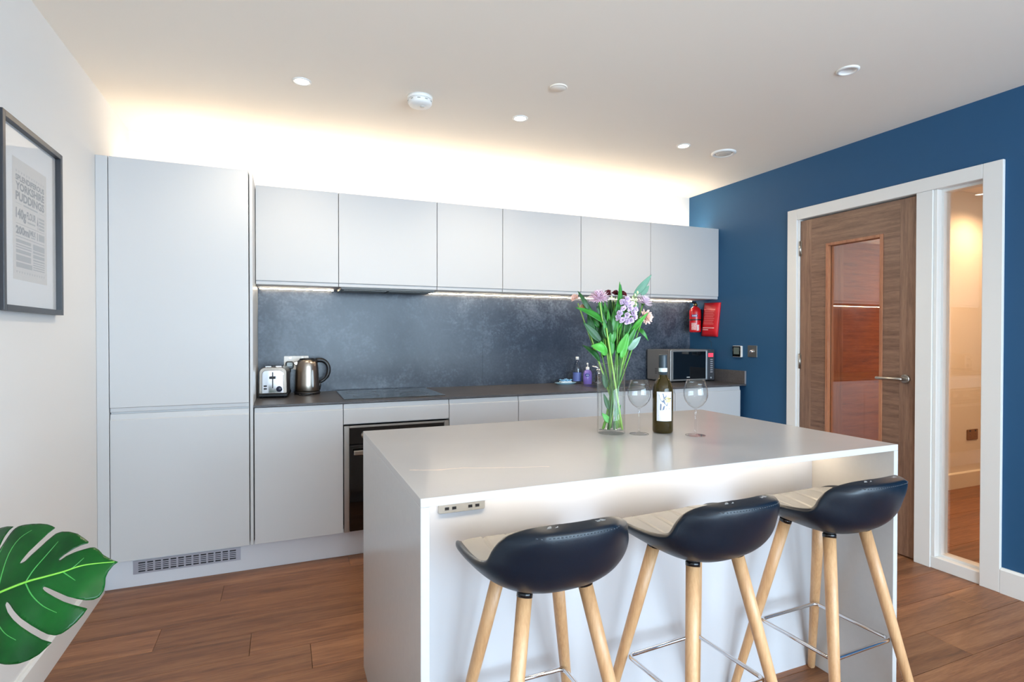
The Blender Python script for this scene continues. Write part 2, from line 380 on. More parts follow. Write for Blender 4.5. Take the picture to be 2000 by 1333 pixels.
# hall door seen through the glass
d2 = thing('door_2', (3.95, HY1-.03, .008), 'orange-brown walnut hall door seen through the door glass', None, kind='structure')
hx0, hx1 = 3.56, 4.32
box('stile', M_hdoor_v, hx0, hx0+.10, HY1-.045, HY1-.005, .008, 1.99, d2, bevel=.001); box('stile', M_hdoor_v, hx1-.1, hx1, HY1-.045, HY1-.005, .008, 1.99, d2, bevel=.001)
box('panel', M_hdoor, hx0+.10, hx1-.1, HY1-.043, HY1-.005, .008, 1.99, d2, bevel=.001)
t2 = thing('trim_2', (3.95, HY1-.02, 0), 'white frame round the hall door', None, kind='structure')
for q in ((hx0-.075, hx0-.003, 0, 2.07), (hx1+.003, hx1+.075, 0, 2.07), (hx0-.003, hx1+.003, 1.995, 2.07)):
    box('architrave', M_trim, q[0], q[1], HY1-.05, HY1, q[2], q[3], t2, bevel=.002)

# ------------------------------------------------------------------ downlights and ceiling fittings
M_lamp = emit('lamp_disc', (1, .90, .72), 14.0)
def downlight(x, y, label, lit=True, r=.034, group='recessed ceiling downlights', watts=None):
    t = thing('downlight', (x, y, ZC), label, 'downlight', group)
    B().lathe([(r+.008, -.0002), (r+.008, -.003), (r, -.005), (r-.004, -.001), (r-.004, -.0002)], 32, (x, y, ZC), close=False).build('trim_ring', M_white, t, fixn=True)
    B().lathe([(r-.004, -.0006), (r-.004, -.0022), (.0, -.0022)], 32, (x, y, ZC)).build('lamp_face', M_lamp, t, fixn=True)
    l = bpy.data.lights.new('lamp', 'SPOT'); l.energy = watts or DOWN_W; l.color = (1, .84, .62); l.spot_size = math.radians(155); l.spot_blend = .7; l.shadow_soft_size = .03
    lo = bpy.data.objects.new('lamp', l); COL.objects.link(lo); lo.parent = t; lo.location = (0, 0, -.03)
    return t
downlight(.087, 2.74, 'small lit recessed downlight nearest the left wall')
downlight(1.19, 2.75, 'small lit recessed downlight in the middle of the ceiling')
downlight(2.295, 2.76, 'small lit recessed downlight next to the round ceiling vent')
downlight(.087, -.9, 'added fill downlight behind the camera at the left', watts=10); downlight(1.19, -.9, 'added fill downlight behind the camera in the middle', watts=10)  # unseen rear row, added to brighten the room and ceiling
downlight(2.295, -.9, 'added fill downlight behind the camera at the right', watts=10)
hd = downlight(5.15, 2.45, 'warm downlight in the hall ceiling seen through the side light', r=.045, group='hall downlights', watts=HALL_W*.5)
h2 = downlight(4.5, 1.75, 'warm downlight in the hall ceiling behind the walnut door', r=.045, group='hall downlights', watts=HALL_W*1.3)
for hh in (hd, h2):
    for c in hh.children:
        if c.type == 'LIGHT': c.data.color = (1, .60, .30); c.data.spot_size = math.radians(165); c.data.spot_blend = 1.0; c.location.z = -.12
# unlit tilting spotlight
t = thing('downlight', (2.31, 1.695, ZC), 'unlit tilted white spotlight near the blue wall', 'downlight')
B().lathe([(.046, 0), (.046, -.004), (.036, -.008), (.033, -.004), (.033, -.001), (.0, -.001)], 32, (2.31, 1.695, ZC)).build('trim_ring', M_white, t, fixn=True)
b = B().lathe([(.031, 0), (.031, -.016), (.026, -.020), (.022, -.012), (0, -.012)], 28)
o = b.build('tilting_lamp', pbr('lamp_grey', (205, 200, 192), .4), t, fixn=True); o.location = (0, 0, -.002); o.rotation_euler = (.25, -.35, 0)
# smoke alarm
sx, sy = .63, 2.70
t = thing('smoke_alarm', (sx, sy, ZC), 'round white smoke alarm on the ceiling above the hob', 'smoke alarm')
B().lathe([(.062, 0), (.062, -.014), (.058, -.016)], 40, (sx, sy, ZC)).build('base', M_white, t, fixn=True)
B().lathe([(.055, -.016), (.059, -.018), (.059, -.032), (.052, -.042), (.030, -.047), (0, -.048)], 40, (sx, sy, ZC)).build('cover', M_white, t, fixn=True)
b = B()
for k in range(10):
    a = k*PI/5; c, s_ = math.cos(a), math.sin(a)
    b = B().add([(sx+.0595*math.cos(a+q), sy+.0595*math.sin(a+q), ZC+z) for q, z in ((-.12, -.023), (.12, -.023), (.12, -.027), (-.12, -.027))], [(0, 1, 2, 3)])
    b.build('vent_slot', pbr('slot_grey', (150, 148, 144), .6), t, solid=.0006)
B().lathe([(.012, -.0475), (.012, -.051), (.009, -.053), (0, -.053)], 20, (sx+.008, sy-.012, ZC)).build('test_button', pbr('lamp_grey', (205, 200, 192), .4), t, fixn=True)
# blank cover
t = B().lathe([(.043, 0), (.043, -.004), (.039, -.006), (.036, -.0035), (.034, -.006), (0, -.006)], 36, (1.21, 2.342, ZC)).build('ceiling_cover', M_ceil, fixn=True)
tag(t, 'flat round blank cover plate on the ceiling', 'cover plate')
# round extract valve
vx, vy = 2.62, 2.765
t = thing('ceiling_vent', (vx, vy, ZC), 'round white air vent in the ceiling near the blue wall', 'vent')
B().lathe([(.076, 0), (.076, -.006), (.066, -.012), (.056, -.009), (.052, 0)], 40, (vx, vy, ZC), close=False).build('outer_ring', M_white, t, fixn=True)
B().lathe([(.048, 0), (.050, -.004), (.046, -.009), (.030, -.012), (0, -.013)], 36, (vx, vy, ZC)).build('valve_disc', pbr('vent_disc', (206, 200, 190), .5), t, fixn=True)
B().lathe([(.057, -.0005), (.047, -.0005)], 36, (vx, vy, ZC), close=False).build('gap', M_dark, t)

# ------------------------------------------------------------------ kitchen run
GAP = .0018
def door_panel(name, x0, x1, z0, z1, y, par, top=False, bot=False, mat=None, th=.019):
    y0, y1 = y, y+th; P = [(y1, z0)]
    if bot: P += [(y0+.009, z0), (y0+.007, z0+.004), (y0+.007, z0+.020), (y0, z0+.0235)]
    else: P += [(y0, z0)]
    if top: P += [(y0, z1-.030), (y0+.006, z1-.026), (y0+.009, z1)]
    else: P += [(y0, z1)]
    P += [(y1, z1)]
    return B().prism(P, 'x', x0+GAP, x1-GAP).build(name, mat or M_cab, par, bevel=.0012)
zUb, zUt = 1.530, 2.089
ux = [-.139, .3105, .9107, 1.3599, 1.9568, 2.5534, 3.2075]
lab = ['pale grey wall cabinet at the left end beside the tall unit', 'pale grey wall cabinet above the hob, second from the left', 'narrow pale grey wall cabinet, third from the left',
       'pale grey wall cabinet, fourth from the left', 'pale grey wall cabinet behind the flowers, fifth from the left', 'pale grey wall cabinet at the right end against the blue wall']
for i in range(6):
    x0, x1 = ux[i], ux[i+1]
    t = thing('wall_cabinet', ((x0+x1)/2, YU+.18, zUb), lab[i], 'cabinet', 'handleless wall cabinets')
    box('body', M_carc, x0+.001, x1-.001, YU+.0205, YW-.012 if False else YW-.001, zUb+.004, zUt, t, bevel=.001)
    door_panel('cabinet_door', x0, x1, zUb, zUt, YU, t, bot=True)
# tall unit
ZT = 2.089
t = thing('tall_cabinet', (-.459, YB+.3, 0), 'tall pale grey fridge cabinet with two doors beside the left wall', 'cabinet')
box('body', M_carc, -.757, -.160, YB+.0205, YW-.002, .156, ZT, t, bevel=.001)
door_panel('upper_door', -.7592, -.1582, .872, ZT, YB, t, bot=True)
door_panel('lower_door', -.7592, -.1582, .155, .864, YB, t, top=True)
tag(box('end_panel', M_cab, -.1555, -.1405, YB, YW-.002, .155, ZT), 'slim grey end panel between tall cabinet and worktop', 'panel')
box('filler_strip', M_cab, XL+.0005, -.7605, YB-.001, YB+.03, .155, ZT, t)
# base units
zWb, zWt = .866, .878
def base_unit(x0, x1, label):
    t = thing('base_cabinet', ((x0+x1)/2, YB+.3, .15), label, 'cabinet', 'handleless base cabinets')
    box('body', M_carc, x0+.001, x1-.001, YB+.0205, YW-.02, .155, zWb-.006, t, bevel=.001)
    door_panel('cabinet_door', x0, x1, .155, zWb-.003, YB, t, top=True); return t
base_unit(-.137, .3074, 'pale grey base cabinet below the toaster and kettle')
base_unit(.9074, 1.3535, 'pale grey base cabinet right of the oven')
base_unit(1.3535, 1.9535, 'pale grey base cabinet partly behind the island left of the vase')
base_unit(1.9535, 2.5535, 'pale grey base cabinet behind the vase')
base_unit(2.5535, 3.1565, 'pale grey base cabinet at the right end below the microwave')
t = thing('oven_housing', (.607, YB+.3, .15), 'pale grey oven housing with a shallow drawer front above the oven', 'cabinet')
box('body', M_carc, .3084, .9064, YB+.03, YW-.02, .745, zWb-.006, t, bevel=.001)
box('shelf', M_carc, .3084, .9064, YB+.095, YW-.02, .14, .152, t, bevel=.001)
door_panel('drawer_front', .3074, .9074, .752, zWb-.003, YB, t, top=True)
t = thing('oven', (.607, YB+.25, .155), 'built-in steel and black glass oven under the hob', 'oven')
box('body', M_black, .318, .897, YB+.02, YB+.52, .158, .742, t, bevel=.002)
box('side_trim', M_satin, .3105, .338, YB-.004, YB+.02, .156, .742, t, bevel=.001); box('side_trim', M_satin, .877, .9045, YB-.004, YB+.02, .156, .742, t, bevel=.001)
box('control_panel', M_blackg, .339, .876, YB-.001, YB+.02, .640, .742, t, bevel=.001)
box('top_trim', M_satin, .339, .876, YB-.004, YB+.02, .730, .742, t, bevel=.001)
dd = box('oven_door', M_blackg, .339, .876, YB-.010, YB+.012, .160, .634, t, bevel=.002)
b = B().box(.358, .858, YB-.050, YB-.032, .586, .612); b.build('handle', M_steel, dd, bevel=.004)
for hx in (.372, .828): box('handle_post', M_steel, hx, hx+.016, YB-.034, YB-.010, .592, .606, dd)
for kx in (.42, .79):
    B().lathe([(.020, 0), (.018, -.018), (0, -.018)], 24, (kx, YB-.001, .688), 'y').build('control_knob', M_steel, t, fixn=True)
tag(box('clock_display', M_black, .55, .66, YB-.0018, YB, .668, .708, t, bevel=0), label='small dark clock display')
# plinth with ventilation grille
YP = 3.218
tag(box('plinth', M_plinth, XL+.0005, 3.19, YP, YP+.016, 0, .154), 'long pale plinth under the kitchen cabinets', 'plinth')
g = thing('ventilation_grille', (-.442, YP, .06), 'silver slotted ventilation grille in the plinth below the tall cabinet', 'grille')
gx0, gx1, gz0, gz1 = -.682, -.206, .062, .128
box('backing', M_dark, gx0+.004, gx1-.004, YP-.003, YP-.0005, gz0+.002, gz1-.002, g, bevel=0)
b = B(); ncol, nrow = 13, 5; mx, mz = .022, .009
cw = (gx1-gx0-2*mx)/ncol; rh = (gz1-gz0-2*mz)/nrow
b.box(gx0, gx0+mx, YP-.005, YP-.003, gz0, gz1).box(gx1-mx, gx1, YP-.005, YP-.003, gz0, gz1)
b.box(gx0+mx, gx1-mx, YP-.005, YP-.003, gz0, gz0+mz).box(gx0+mx, gx1-mx, YP-.005, YP-.003, gz1-mz, gz1)
b.build('grille_frame', pbr('grille_silver', (176, 176, 186), .4, .6), g)
for i in range(1, ncol):
    xx = gx0+mx+i*cw; box('upright', pbr('grille_silver', (176, 176, 186), .4, .6), xx-.004, xx+.004, YP-.0048, YP-.003, gz0+mz, gz1-mz, g, bevel=0)
for i in range(1, nrow):
    zz = gz0+mz+i*rh; box('slat', pbr('grille_silver', (176, 176, 186), .4, .6), gx0+mx, gx1-mx, YP-.0050, YP-.0032, zz-.0028, zz+.0028, g, bevel=0)
# worktop, splashback, upstand
tag(box('worktop', M_work, -.1395, XR-.001, YB-.003, YW-.012, zWb, zWt, bevel=.0015), 'thin dark slate worktop along the back wall', 'worktop')
sp = thing('splashback', (1.5, YW-.006, zWt), 'mottled slate-grey splashback behind the worktop', 'splashback')
for a, e in ((-.1395, 1.3378), (1.3382, XR-.001)): box('panel', M_splash, a, e, YW-.011, YW-.001, zWt-.01, zUb+.02, sp, bevel=.0006)
tag(box('splashback_trim', M_chrome, XR-.0035, XR-.0005, YW-.016, YW-.0112, zWt, zUb, bevel=0), 'thin metal edge strip at the right end of the splashback', 'trim strip')
up_ = thing('upstand', (XR-.007, 3.45, zWt), 'low dark slate upstand on the blue wall right of the microwave', 'upstand')
box('slab', M_work, XR-.013, XR-.0006, YB+.004, YW-.018, zWt, zWt+.098, up_, bevel=.001)
box('edge_strip', pbr('edge_grey', (128, 128, 134), .4), XR-.013, XR-.0006, YB-.003, YB+.0035, zWt, zWt+.098, up_, bevel=.001)
# hob
hb = thing('hob', (.61, 3.48, zWt), 'black glass induction hob set into the dark worktop', 'hob')
box('glass_plate', pbr('hob_glass', (14, 16, 20), .06, spec=.9), .318, .905, 3.222, 3.722, zWt+.0003, zWt+.005, hb, bevel=.0015)
for (cx, cy, rr) in ((.46, 3.36, .075), (.46, 3.58, .09), (.75, 3.36, .09), (.75, 3.58, .075)):
    B().lathe([(rr, .0051), (rr, .0054), (rr-.002, .0054), (rr-.002, .0051)], 40, (cx, cy, zWt), close=False).build('zone_ring', pbr('ring_grey', (70, 72, 78), .4), hb)
# extractor
ex = thing('extractor_hood', (.56, 3.55, zUb-.014), 'slim dark extractor built under the second wall cabinet', 'extractor')
box('body', pbr('hood_grey', (62, 60, 58), .35, .5), .325, .897, YU+.012, 3.70, zUb-.013, zUb+.003, ex, bevel=.001)
for k in range(2): box('filter', pbr('filter_grey', (110, 108, 104), .4, .7), .345+k*.27, .600+k*.27, YU+.05, 3.66, zUb-.016, zUb-.013, ex, bevel=.0005)
# LED strips
M_led_u = emit('led_under', LED_WARM, LED_UNDER); M_led_t = emit('led_top', LED_WARM, LED_TOP); M_led_i = emit('led_island', (1, .83, .60), LED_ISLAND)
for a, e, l in ((-.13, .305, 'thin glowing light strip under the left wall cabinet'), (.915, XR-.03, 'long thin glowing light strip under the wall cabinets right of the extractor')):
    t = thing('light_strip', ((a+e)/2, 3.71, zUb-.004), l, 'light strip', 'under-cabinet light strips')
    box('channel', M_satin, a, e, 3.706, 3.718, zUb-.001, zUb+.0035, t, bevel=0); box('diffuser', M_led_u, a+.003, e-.003, 3.708, 3.716, zUb-.004, zUb-.001, t, bevel=0)
for a, e, yy, zz, l in ((-.13, XR-.02, 3.62, zUt, 'long glowing light strip lying on top of the wall cabinets'), (-.75, -.17, 3.60, ZT, 'short glowing light strip lying on top of the tall cabinet')):
    t = thing('light_strip', ((a+e)/2, yy, zz), l, 'light strip', 'cabinet-top light strips')
    box('channel', M_satin, a, e, yy-.012, yy+.012, zz+.0003, zz+.006, t, bevel=0); box('diffuser', M_led_t, a+.003, e-.003, yy-.010, yy+.010, zz+.006, zz+.011, t, bevel=0)
# ------------------------------------------------------------------ island
IX0, IX1, IY0, IY1, IZ = .277, 1.8663, 1.185, 2.1113, .8844
KN = 1.487
isl = thing('kitchen_island', (1.07, 1.65, 0), 'pale grey waterfall kitchen island with a lit knee recess and bar stools', 'kitchen island')
def quartz_vein(name):
    m, t, b_ = nt(name); c = lin((196, 192, 189))
    tc = N(t, 'ShaderNodeTexCoord')
    n = N(t, 'ShaderNodeTexNoise', i_Scale=2.2, i_Detail=6.0); L(t, tc, 'Object', n, 'Vector')
    r = ramp(t, [(.35, tuple(v*.97 for v in c)), (.65, tuple(v*1.03 for v in c))]); L(t, n, 'Fac', r, 0)
    # one thin warm vein running along x in the object's own space
    n2 = N(t, 'ShaderNodeTexNoise', i_Scale=7.0, i_Detail=4.0); L(t, tc, 'Object', n2, 'Vector')
    sx_ = N(t, 'ShaderNodeSeparateXYZ'); L(t, tc, 'Object', sx_, 0)
    def mth(op, a, bb, cc=None):
        q = N(t, 'ShaderNodeMath', operation=op)
        for i, v in enumerate((a, bb, cc)):
            if v is None: continue
            if isinstance(v, (int, float)): q.inputs[i].default_value = v
            else: t.links.new(v, q.inputs[i])
        return q.outputs[0]
    ln = mth('MULTIPLY_ADD', sx_.outputs[0], -.268, -.410)          # y of the vein at x (local)
    wob = mth('MULTIPLY_ADD', n2.outputs['Fac'], .07, -.035)
    dy = mth('ABSOLUTE', mth('SUBTRACT', sx_.outputs[1], mth('ADD', ln, wob)), 0)
    core = mth('SUBTRACT', 1.0, mth('DIVIDE', dy, .003)); core = mth('MAXIMUM', core, 0)
    ex0 = mth('GREATER_THAN', sx_.outputs[0], -.76); ex1 = mth('LESS_THAN', sx_.outputs[0], -.40)
    f = mth('MULTIPLY', mth('MULTIPLY', core, ex0), ex1); f = mth('MULTIPLY', f, 1.0)
    mx = N(t, 'ShaderNodeMix', data_type='RGBA'); t.links.new(f, mx.inputs[0]); L(t, r, 0, mx, 6); mx.inputs[7].default_value = (*lin((255, 232, 208)), 1)
    t.links.new(mx.outputs[2], b_.inputs['Base Color']); b_.inputs['Roughness'].default_value = .2
    return m
TH = .020
box('top_slab', quartz_vein('quartz_top'), IX0, IX1, IY0, IY1, IZ-TH, IZ, isl, bevel=.0012)
box('waterfall_end', M_quartz, IX0, IX0+TH, IY0, IY1, 0, IZ-TH, isl, bevel=.0010); box('waterfall_end', M_quartz, IX1-TH, IX1, IY0, IY1, 0, IZ-TH, isl, bevel=.0010)
M_knee = pbr('knee_panel', (198, 197, 200), .4)
box('knee_panel', M_knee, IX0+TH+.0005, IX1-TH-.0005, KN, KN+.018, 0, IZ-TH-.0005, isl, bevel=0)
box('carcass', M_carc, IX0+TH+.002, IX1-TH-.002, KN+.019, IY1-.03, .1, IZ-TH-.002, isl, bevel=0)
box('plinth', M_plinth, IX0+TH+.002, IX1-TH-.002, IY1-.09, IY1-.075, 0, .1, isl, bevel=0)
iw = (IX1-IX0-2*TH)/3
for k in range(3): door_panel('cabinet_door', IX0+TH+k*iw, IX0+TH+(k+1)*iw, .1, IZ-TH-.004, IY1-.0285, isl)
t = thing('light_strip', (1.07, 1.45, IZ-TH-.01), 'glowing light strip under the island top above the knee panel', 'light strip')
box('channel', M_satin, IX0+TH+.01, IX1-TH-.01, 1.425, 1.449, IZ-TH-.005, IZ-TH-.0004, t, bevel=0)
box('diffuser', M_led_i, IX0+TH+.012, IX1-TH-.012, 1.427, 1.447, IZ-TH-.008, IZ-TH-.005, t, bevel=0)
# island power socket with USB ports
def socket(name, label, cx, cz, y, w_, h_, mat, parent_cat='socket', usb=False, face=-1, dark=M_black, switches=True):
    t = thing(name, (cx, y, cz), label, parent_cat)
    y0 = y-.007
    B().prism(rrect(cx-w_/2, cx+w_/2, cz-h_/2, cz+h_/2, .005), 'y', y0, y-.0004).build('plate', mat, t, bevel=.0015)
    for s_ in (-1, 1):
        ox = cx+s_*w_*.25
        if usb:
            for q in (-1, 1): box('usb_port', dark, ox+q*.0105-.006, ox+q*.0105+.006, y0-.0006, y0+.001, cz-.034+.0, cz-.034+.008, t, bevel=0)
            zz = cz+.004
        else: zz = cz-.008
        b = B().box(ox-.002, ox+.002, y0-.0005, y0+.001, zz+.006, zz+.014).box(ox-.0145, ox-.0085, y0-.0005, y0+.001, zz-.012, zz-.008).box(ox+.0085, ox+.0145, y0-.0005, y0+.001, zz-.012, zz-.008)
        b.build('pin_slots', dark, t)
        if switches: box('rocker_switch', dark if mat is not M_white else M_satin, ox-.008, ox+.008, y0-.002, y0+.001, cz+h_*.30, cz+h_*.44, t, bevel=.0006)
    return t
socket('power_socket', 'chrome double socket with USB ports on the island knee panel', .4645, .790, KN, .136, .086, pbr('socket_silver', (205, 203, 198), .22, .6), usb=True)
# ------------------------------------------------------------------ bar stools
def cr(ps, t):
    # Catmull-Rom through tuples, t in 0..1
    n = len(ps)-1; x = min(max(t, 0), 1)*n; i = min(int(x), n-1); f = x-i
    g = lambda k: ps[min(max(k, 0), n)]
    out = []
    for a, b_, c, d in zip(g(i-1), g(i), g(i+1), g(i+2)):
        out.append(.5*((2*b_)+(-a+c)*f+(2*a-5*b_+4*c-d)*f*f+(-a+3*b_-3*c+d)*f**3))
    return out
#           y      z     half-w  side-raise  wrap
PROF = [(.179, .644, .060, .000, -.030), (.1785, .652, .122, .002, -.030), (.176, .668, .157, .006, -.030), (.150, .684, .185, .016, -.015), (.085, .683, .198, .030, 0), (.010, .675, .200, .042, .000),
        (-.060, .671, .196, .055, .004), (-.108, .681, .188, .058, .020), (-.136, .706, .182, .045, .045), (-.153, .742, .174, .025, .065), (-.166, .776, .163, .010, .075), (-.172, .798, .148, -.004, .080), (-.1755, .811, .125, -.012, .080), (-.177, .8175, .088, -.014, .080), (-.1775, .8195, .034, -.014, .080)]
def surf(x, v):
    y, z, hw, sr, wr = cr(PROF, v); a = abs(x)/.2
    return Vector((x, y+wr*a**2.2, z+sr*a**2.4))
def seat_off(u, v, d):
    x = u*cr(PROF, v)[2]; e = .012
    n = (surf(x, min(v+e, 1))-surf(x, max(v-e, 0))).cross(surf(x+.002, v)-surf(x-.002, v)); n.normalize()
    return surf(x, v)-n*d, n
# normal points to the sitter's side (up on the seat, forward on the back)
def sheet(b, nu, nv, dfun, sc=1.0, flip=False):
    def fn(i, j):
        u, v = (2*i-1), j
        p, n = seat_off(u*sc, .5+(v-.5)*sc, dfun(u, v)); return p
    b.grid(nu, nv, fn, True, flip)
def closed_sheets(d0, d1, sc0, sc1, nu, nv):
    b = B(); sheet(b, nu, nv, d0, sc0); k = len(b.v); sheet(b, nu, nv, d1, sc1, True)
    idx = lambda i, j: i*(nv+1)+j
    ring = [idx(i, 0) for i in range(nu+1)]+[idx(nu, j) for j in range(1, nv+1)]+[idx(i, nv) for i in range(nu-1, -1, -1)]+[idx(0, j) for j in range(nv-1, 0, -1)]
    for a, c in zip(ring, ring[1:]+ring[:1]): b.f.append([a, c, c+k, a+k]); b.sm.append(True)
    return b
SEAMS = (-.6, -.2, .2, .6)
def pad_d(u, v):
    e = max(abs(u), abs(2*v-1)); d = -.004*(1-e**6)+.008*e**8
    for s_ in SEAMS:
        q = abs(u-s_)/.035
        if q < 1 and .1 < v < .9: d += .0045*(1-q)**1.5
    return d
def make_stool():
    t = thing('bar_stool', (0, 0, 0), '', 'bar stool', 'bar stools at the island', world=False)
    b = closed_sheets(pad_d, lambda u, v: .014, .95, .94, 60, 40); b.build('seat_pad', M_pad, t, fixn=True, label='black quilted leather seat with stitched channels, its sheen coloured in grey')
    def shell_out(u, v):
        e = max(abs(u)**4, abs(2*v-1)**5); return .016+.030*(1-e)
    b = closed_sheets(lambda u, v: .007-.007*max(0, min(1, (max(abs(u), abs(2*v-1))-.78)/.22))**2, shell_out, 1.0, 1.0, 40, 40); b.build('seat_shell', M_shell, t, fixn=True, subsurf=1, label='black leather outer shell')
    b = B()
    for k in range(25):
        u = -.78+1.56*k/24
        p, n = seat_off(u, .86, shell_out(u, .86)+.0008); q, _ = seat_off(u+.03, .86, shell_out(u+.03, .86)+.0008)
        b.tube([p, q], .0011, 5)
    b.build('stitching', pbr('stitch_thread', (70, 78, 88), .5), t)
    zt, ax_, bx = .621, .083, .200
    for sx_, sy_ in ((-1, 1), (1, 1), (-1, -1), (1, -1)):
        top = Vector((sx_*ax_, sy_*ax_*.95, zt)); bot = Vector((sx_*bx, sy_*bx*.97, 0)); d = (bot-top).normalized()
        lg = B().tube([top, top+(bot-top)*.3, bot-(bot-top).normalized()*.006, bot], [.0185, .0175, .0125, .0105], 20).build('leg', M_beech, t)
        B().tube([top-d*.026, top-d*.012, top-d*.010, top+d*.001], [.0165, .0165, .0195, .0195], 20).build('ferrule', M_ferr, lg)
        B().tube([bot-d*.002, bot], [.011, .011], 12).build('foot_cap', M_black, lg)
    # underframe plate carrying the ferrules
    B().prism(rrect(-.10, .10, -.095, .095, .02), 'z', .636, .646).build('mounting_plate', M_black, t)
    zr, k = .280, .280/.621
    h = bx+(ax_-bx)*k-.012; hy = (bx*.97+(ax_*.95-bx*.97)*k)-.012
    B().tube([(p[0], p[1], zr) for p in rrect(-h, h, -hy, hy, .018, 6)], .0062, 12, closed=True).build('foot_rail', M_chrome, t, label='square chrome foot rail')
    return t
proto = make_stool()
for i, (x, y, r, l) in enumerate(((.612, 1.275, .01, 'bar stool nearest the island socket, leftmost of the three'), (1.098, 1.266, .06, 'middle bar stool of the three at the island'),
                                  (1.634, 1.271, .03, 'bar stool nearest the walnut door, rightmost of the three'))):
    o = proto if i == 0 else copy_tree(proto)
    o.location = (x, y, 0); o.rotation_euler = (0, 0, r); o['label'] = l

# ------------------------------------------------------------------ things on the back worktop
# toaster
tx0, tx1, ty0, ty1 = -.124, .034, 3.470, 3.735
t = thing('toaster', ((tx0+tx1)/2, 3.60, zWt), 'polished chrome two-slot toaster standing left of the kettle', 'toaster')
box('base', M_black, tx0, tx1, ty0+.004, ty1-.004, zWt+.006, zWt+.026, t, bevel=.006)
for q in ((tx0+.02, ty0+.03), (tx1-.02, ty0+.03), (tx0+.02, ty1-.03), (tx1-.02, ty1-.03)):
    B().lathe([(.009, 0), (.009, .007)], 14, (q[0], q[1], zWt)).build('foot', M_black, t)
prof = [(tx0+.004, zWt+.026), (tx1-.004, zWt+.026), (tx1-.006, zWt+.12)] + [(tx1-.006-.03+.03*math.cos(a), zWt+.147+.03*math.sin(a)) for a in (0, .4, .8, 1.2, PI/2)] + [(tx0+.036-.03*math.sin(a), zWt+.147+.03*math.cos(a)) for a in (0, .4, .8, 1.2, PI/2)] + [(tx0+.006, zWt+.12)]
B().prism(prof, 'y', ty0+.012, ty1-.008).build('body', M_steel, t, bevel=.003)
prof2 = [(-.045+(p[0]+.045)*.80, zWt+.026+(p[1]-zWt-.026)*.90) for p in prof]
fp = B().prism(prof2, 'y', ty0+.002, ty0+.0125).build('end_panel', M_chrome, t, bevel=.003)
cxm = -.045
box('lever_slot', M_black, cxm-.003, cxm+.003, ty0+.0010, ty0+.003, zWt+.058, zWt+.150, fp, bevel=0)
box('lever', M_black, cxm-.017, cxm+.017, ty0-.016, ty0+.002, zWt+.112, zWt+.126, t, bevel=.003)
for zz in (.050, .066): box('button', M_black, cxm-.048, cxm-.031, ty0-.001, ty0+.003, zWt+zz, zWt+zz+.009, fp, bevel=.002)
B().lathe([(.0165, .003), (.0165, -.006), (.014, -.010), (0, -.010)], 24, (cxm+.035, ty0, zWt+.052), 'y').build('browning_dial', pbr('dial_navy', (40, 44, 62), .3), t, fixn=True)
for k in (-1, 1): box('bread_slot', M_black, cxm+k*.028-.013, cxm+k*.028+.013, ty0+.05, ty1-.05, zWt+.1765, zWt+.1785, t, bevel=0)
for k in (-1, 1): box('slot_rim', M_chrome, cxm+k*.028-.016, cxm+k*.028+.016, ty0+.045, ty0+.05, zWt+.176, zWt+.184, t, bevel=.001)
t.rotation_euler = (0, 0, -.09); t.location.x += .004
# kettle
kx, ky = .142, 3.655
t = thing('kettle', (kx, ky, zWt), 'brushed steel electric kettle with black handle beside the toaster', 'kettle')
B().lathe([(.076, .002), (.078, .008), (.076, .016), (.070, .018)], 40, (kx, ky, zWt)).build('power_base', M_black, t, fixn=True)
bd = B().lathe([(.069, .019), (.071, .024), (.0705, .06), (.068, .12), (.065, .165), (.061, .192), (.055, .206), (.047, .212), (0, .213)], 48, (kx, ky, zWt)).build('body', M_steel, t, fixn=True)
B().lathe([(.046, .2125), (.044, .218), (.030, .221), (0, .222)], 32, (kx, ky, zWt)).build('lid', M_black, t, fixn=True)
B().prism([(kx-.067, zWt+.175), (kx-.085, zWt+.196), (kx-.06, zWt+.205), (kx-.045, zWt+.19)], 'y', ky-.018, ky+.018).build('spout', M_steel, t, bevel=.004)
hpts = bez([(kx+.050, ky, zWt+.205), (kx+.115, ky, zWt+.225), (kx+.150, ky, zWt+.170), (kx+.135, ky, zWt+.085), (kx+.068, ky, zWt+.070)], 16)
B().tube(hpts, [.014]*4+[.0125]*9+[.010]*4, 12).build('handle', M_black, t)
B().tube([(kx+.068, ky, zWt+.075), (kx+.074, ky, zWt+.05), (kx+.070, ky, zWt+.022)], [.009, .008, .006], 10).build('handle_foot', M_black, t)
def curved_window(par):
    b = B(); a0 = -1.15
    def fn(i, j):
        a = a0+(i-.5)*.20*(1-.5*abs(2*j-1)**4); zz = .045+j*.105; r = .0715-(zz-.05)*.045 if zz > .05 else .0715
        return (kx+(r+.0012)*math.cos(a), ky+(r+.0012)*math.sin(a), zWt+zz)
    b.grid(4, 12, fn); return b.build('water_gauge', pbr('gauge_grey', (196, 204, 210), .12), par, solid=.001)
curved_window(t)
B().tube(bez([(.10, 3.60, zWt+.004), (.07, 3.54, zWt+.004), (.11, 3.52, zWt+.004), (.16, 3.535, zWt+.004), (.17, 3.60, zWt+.006)], 18), .0032, 8).build('cord', M_black, t)
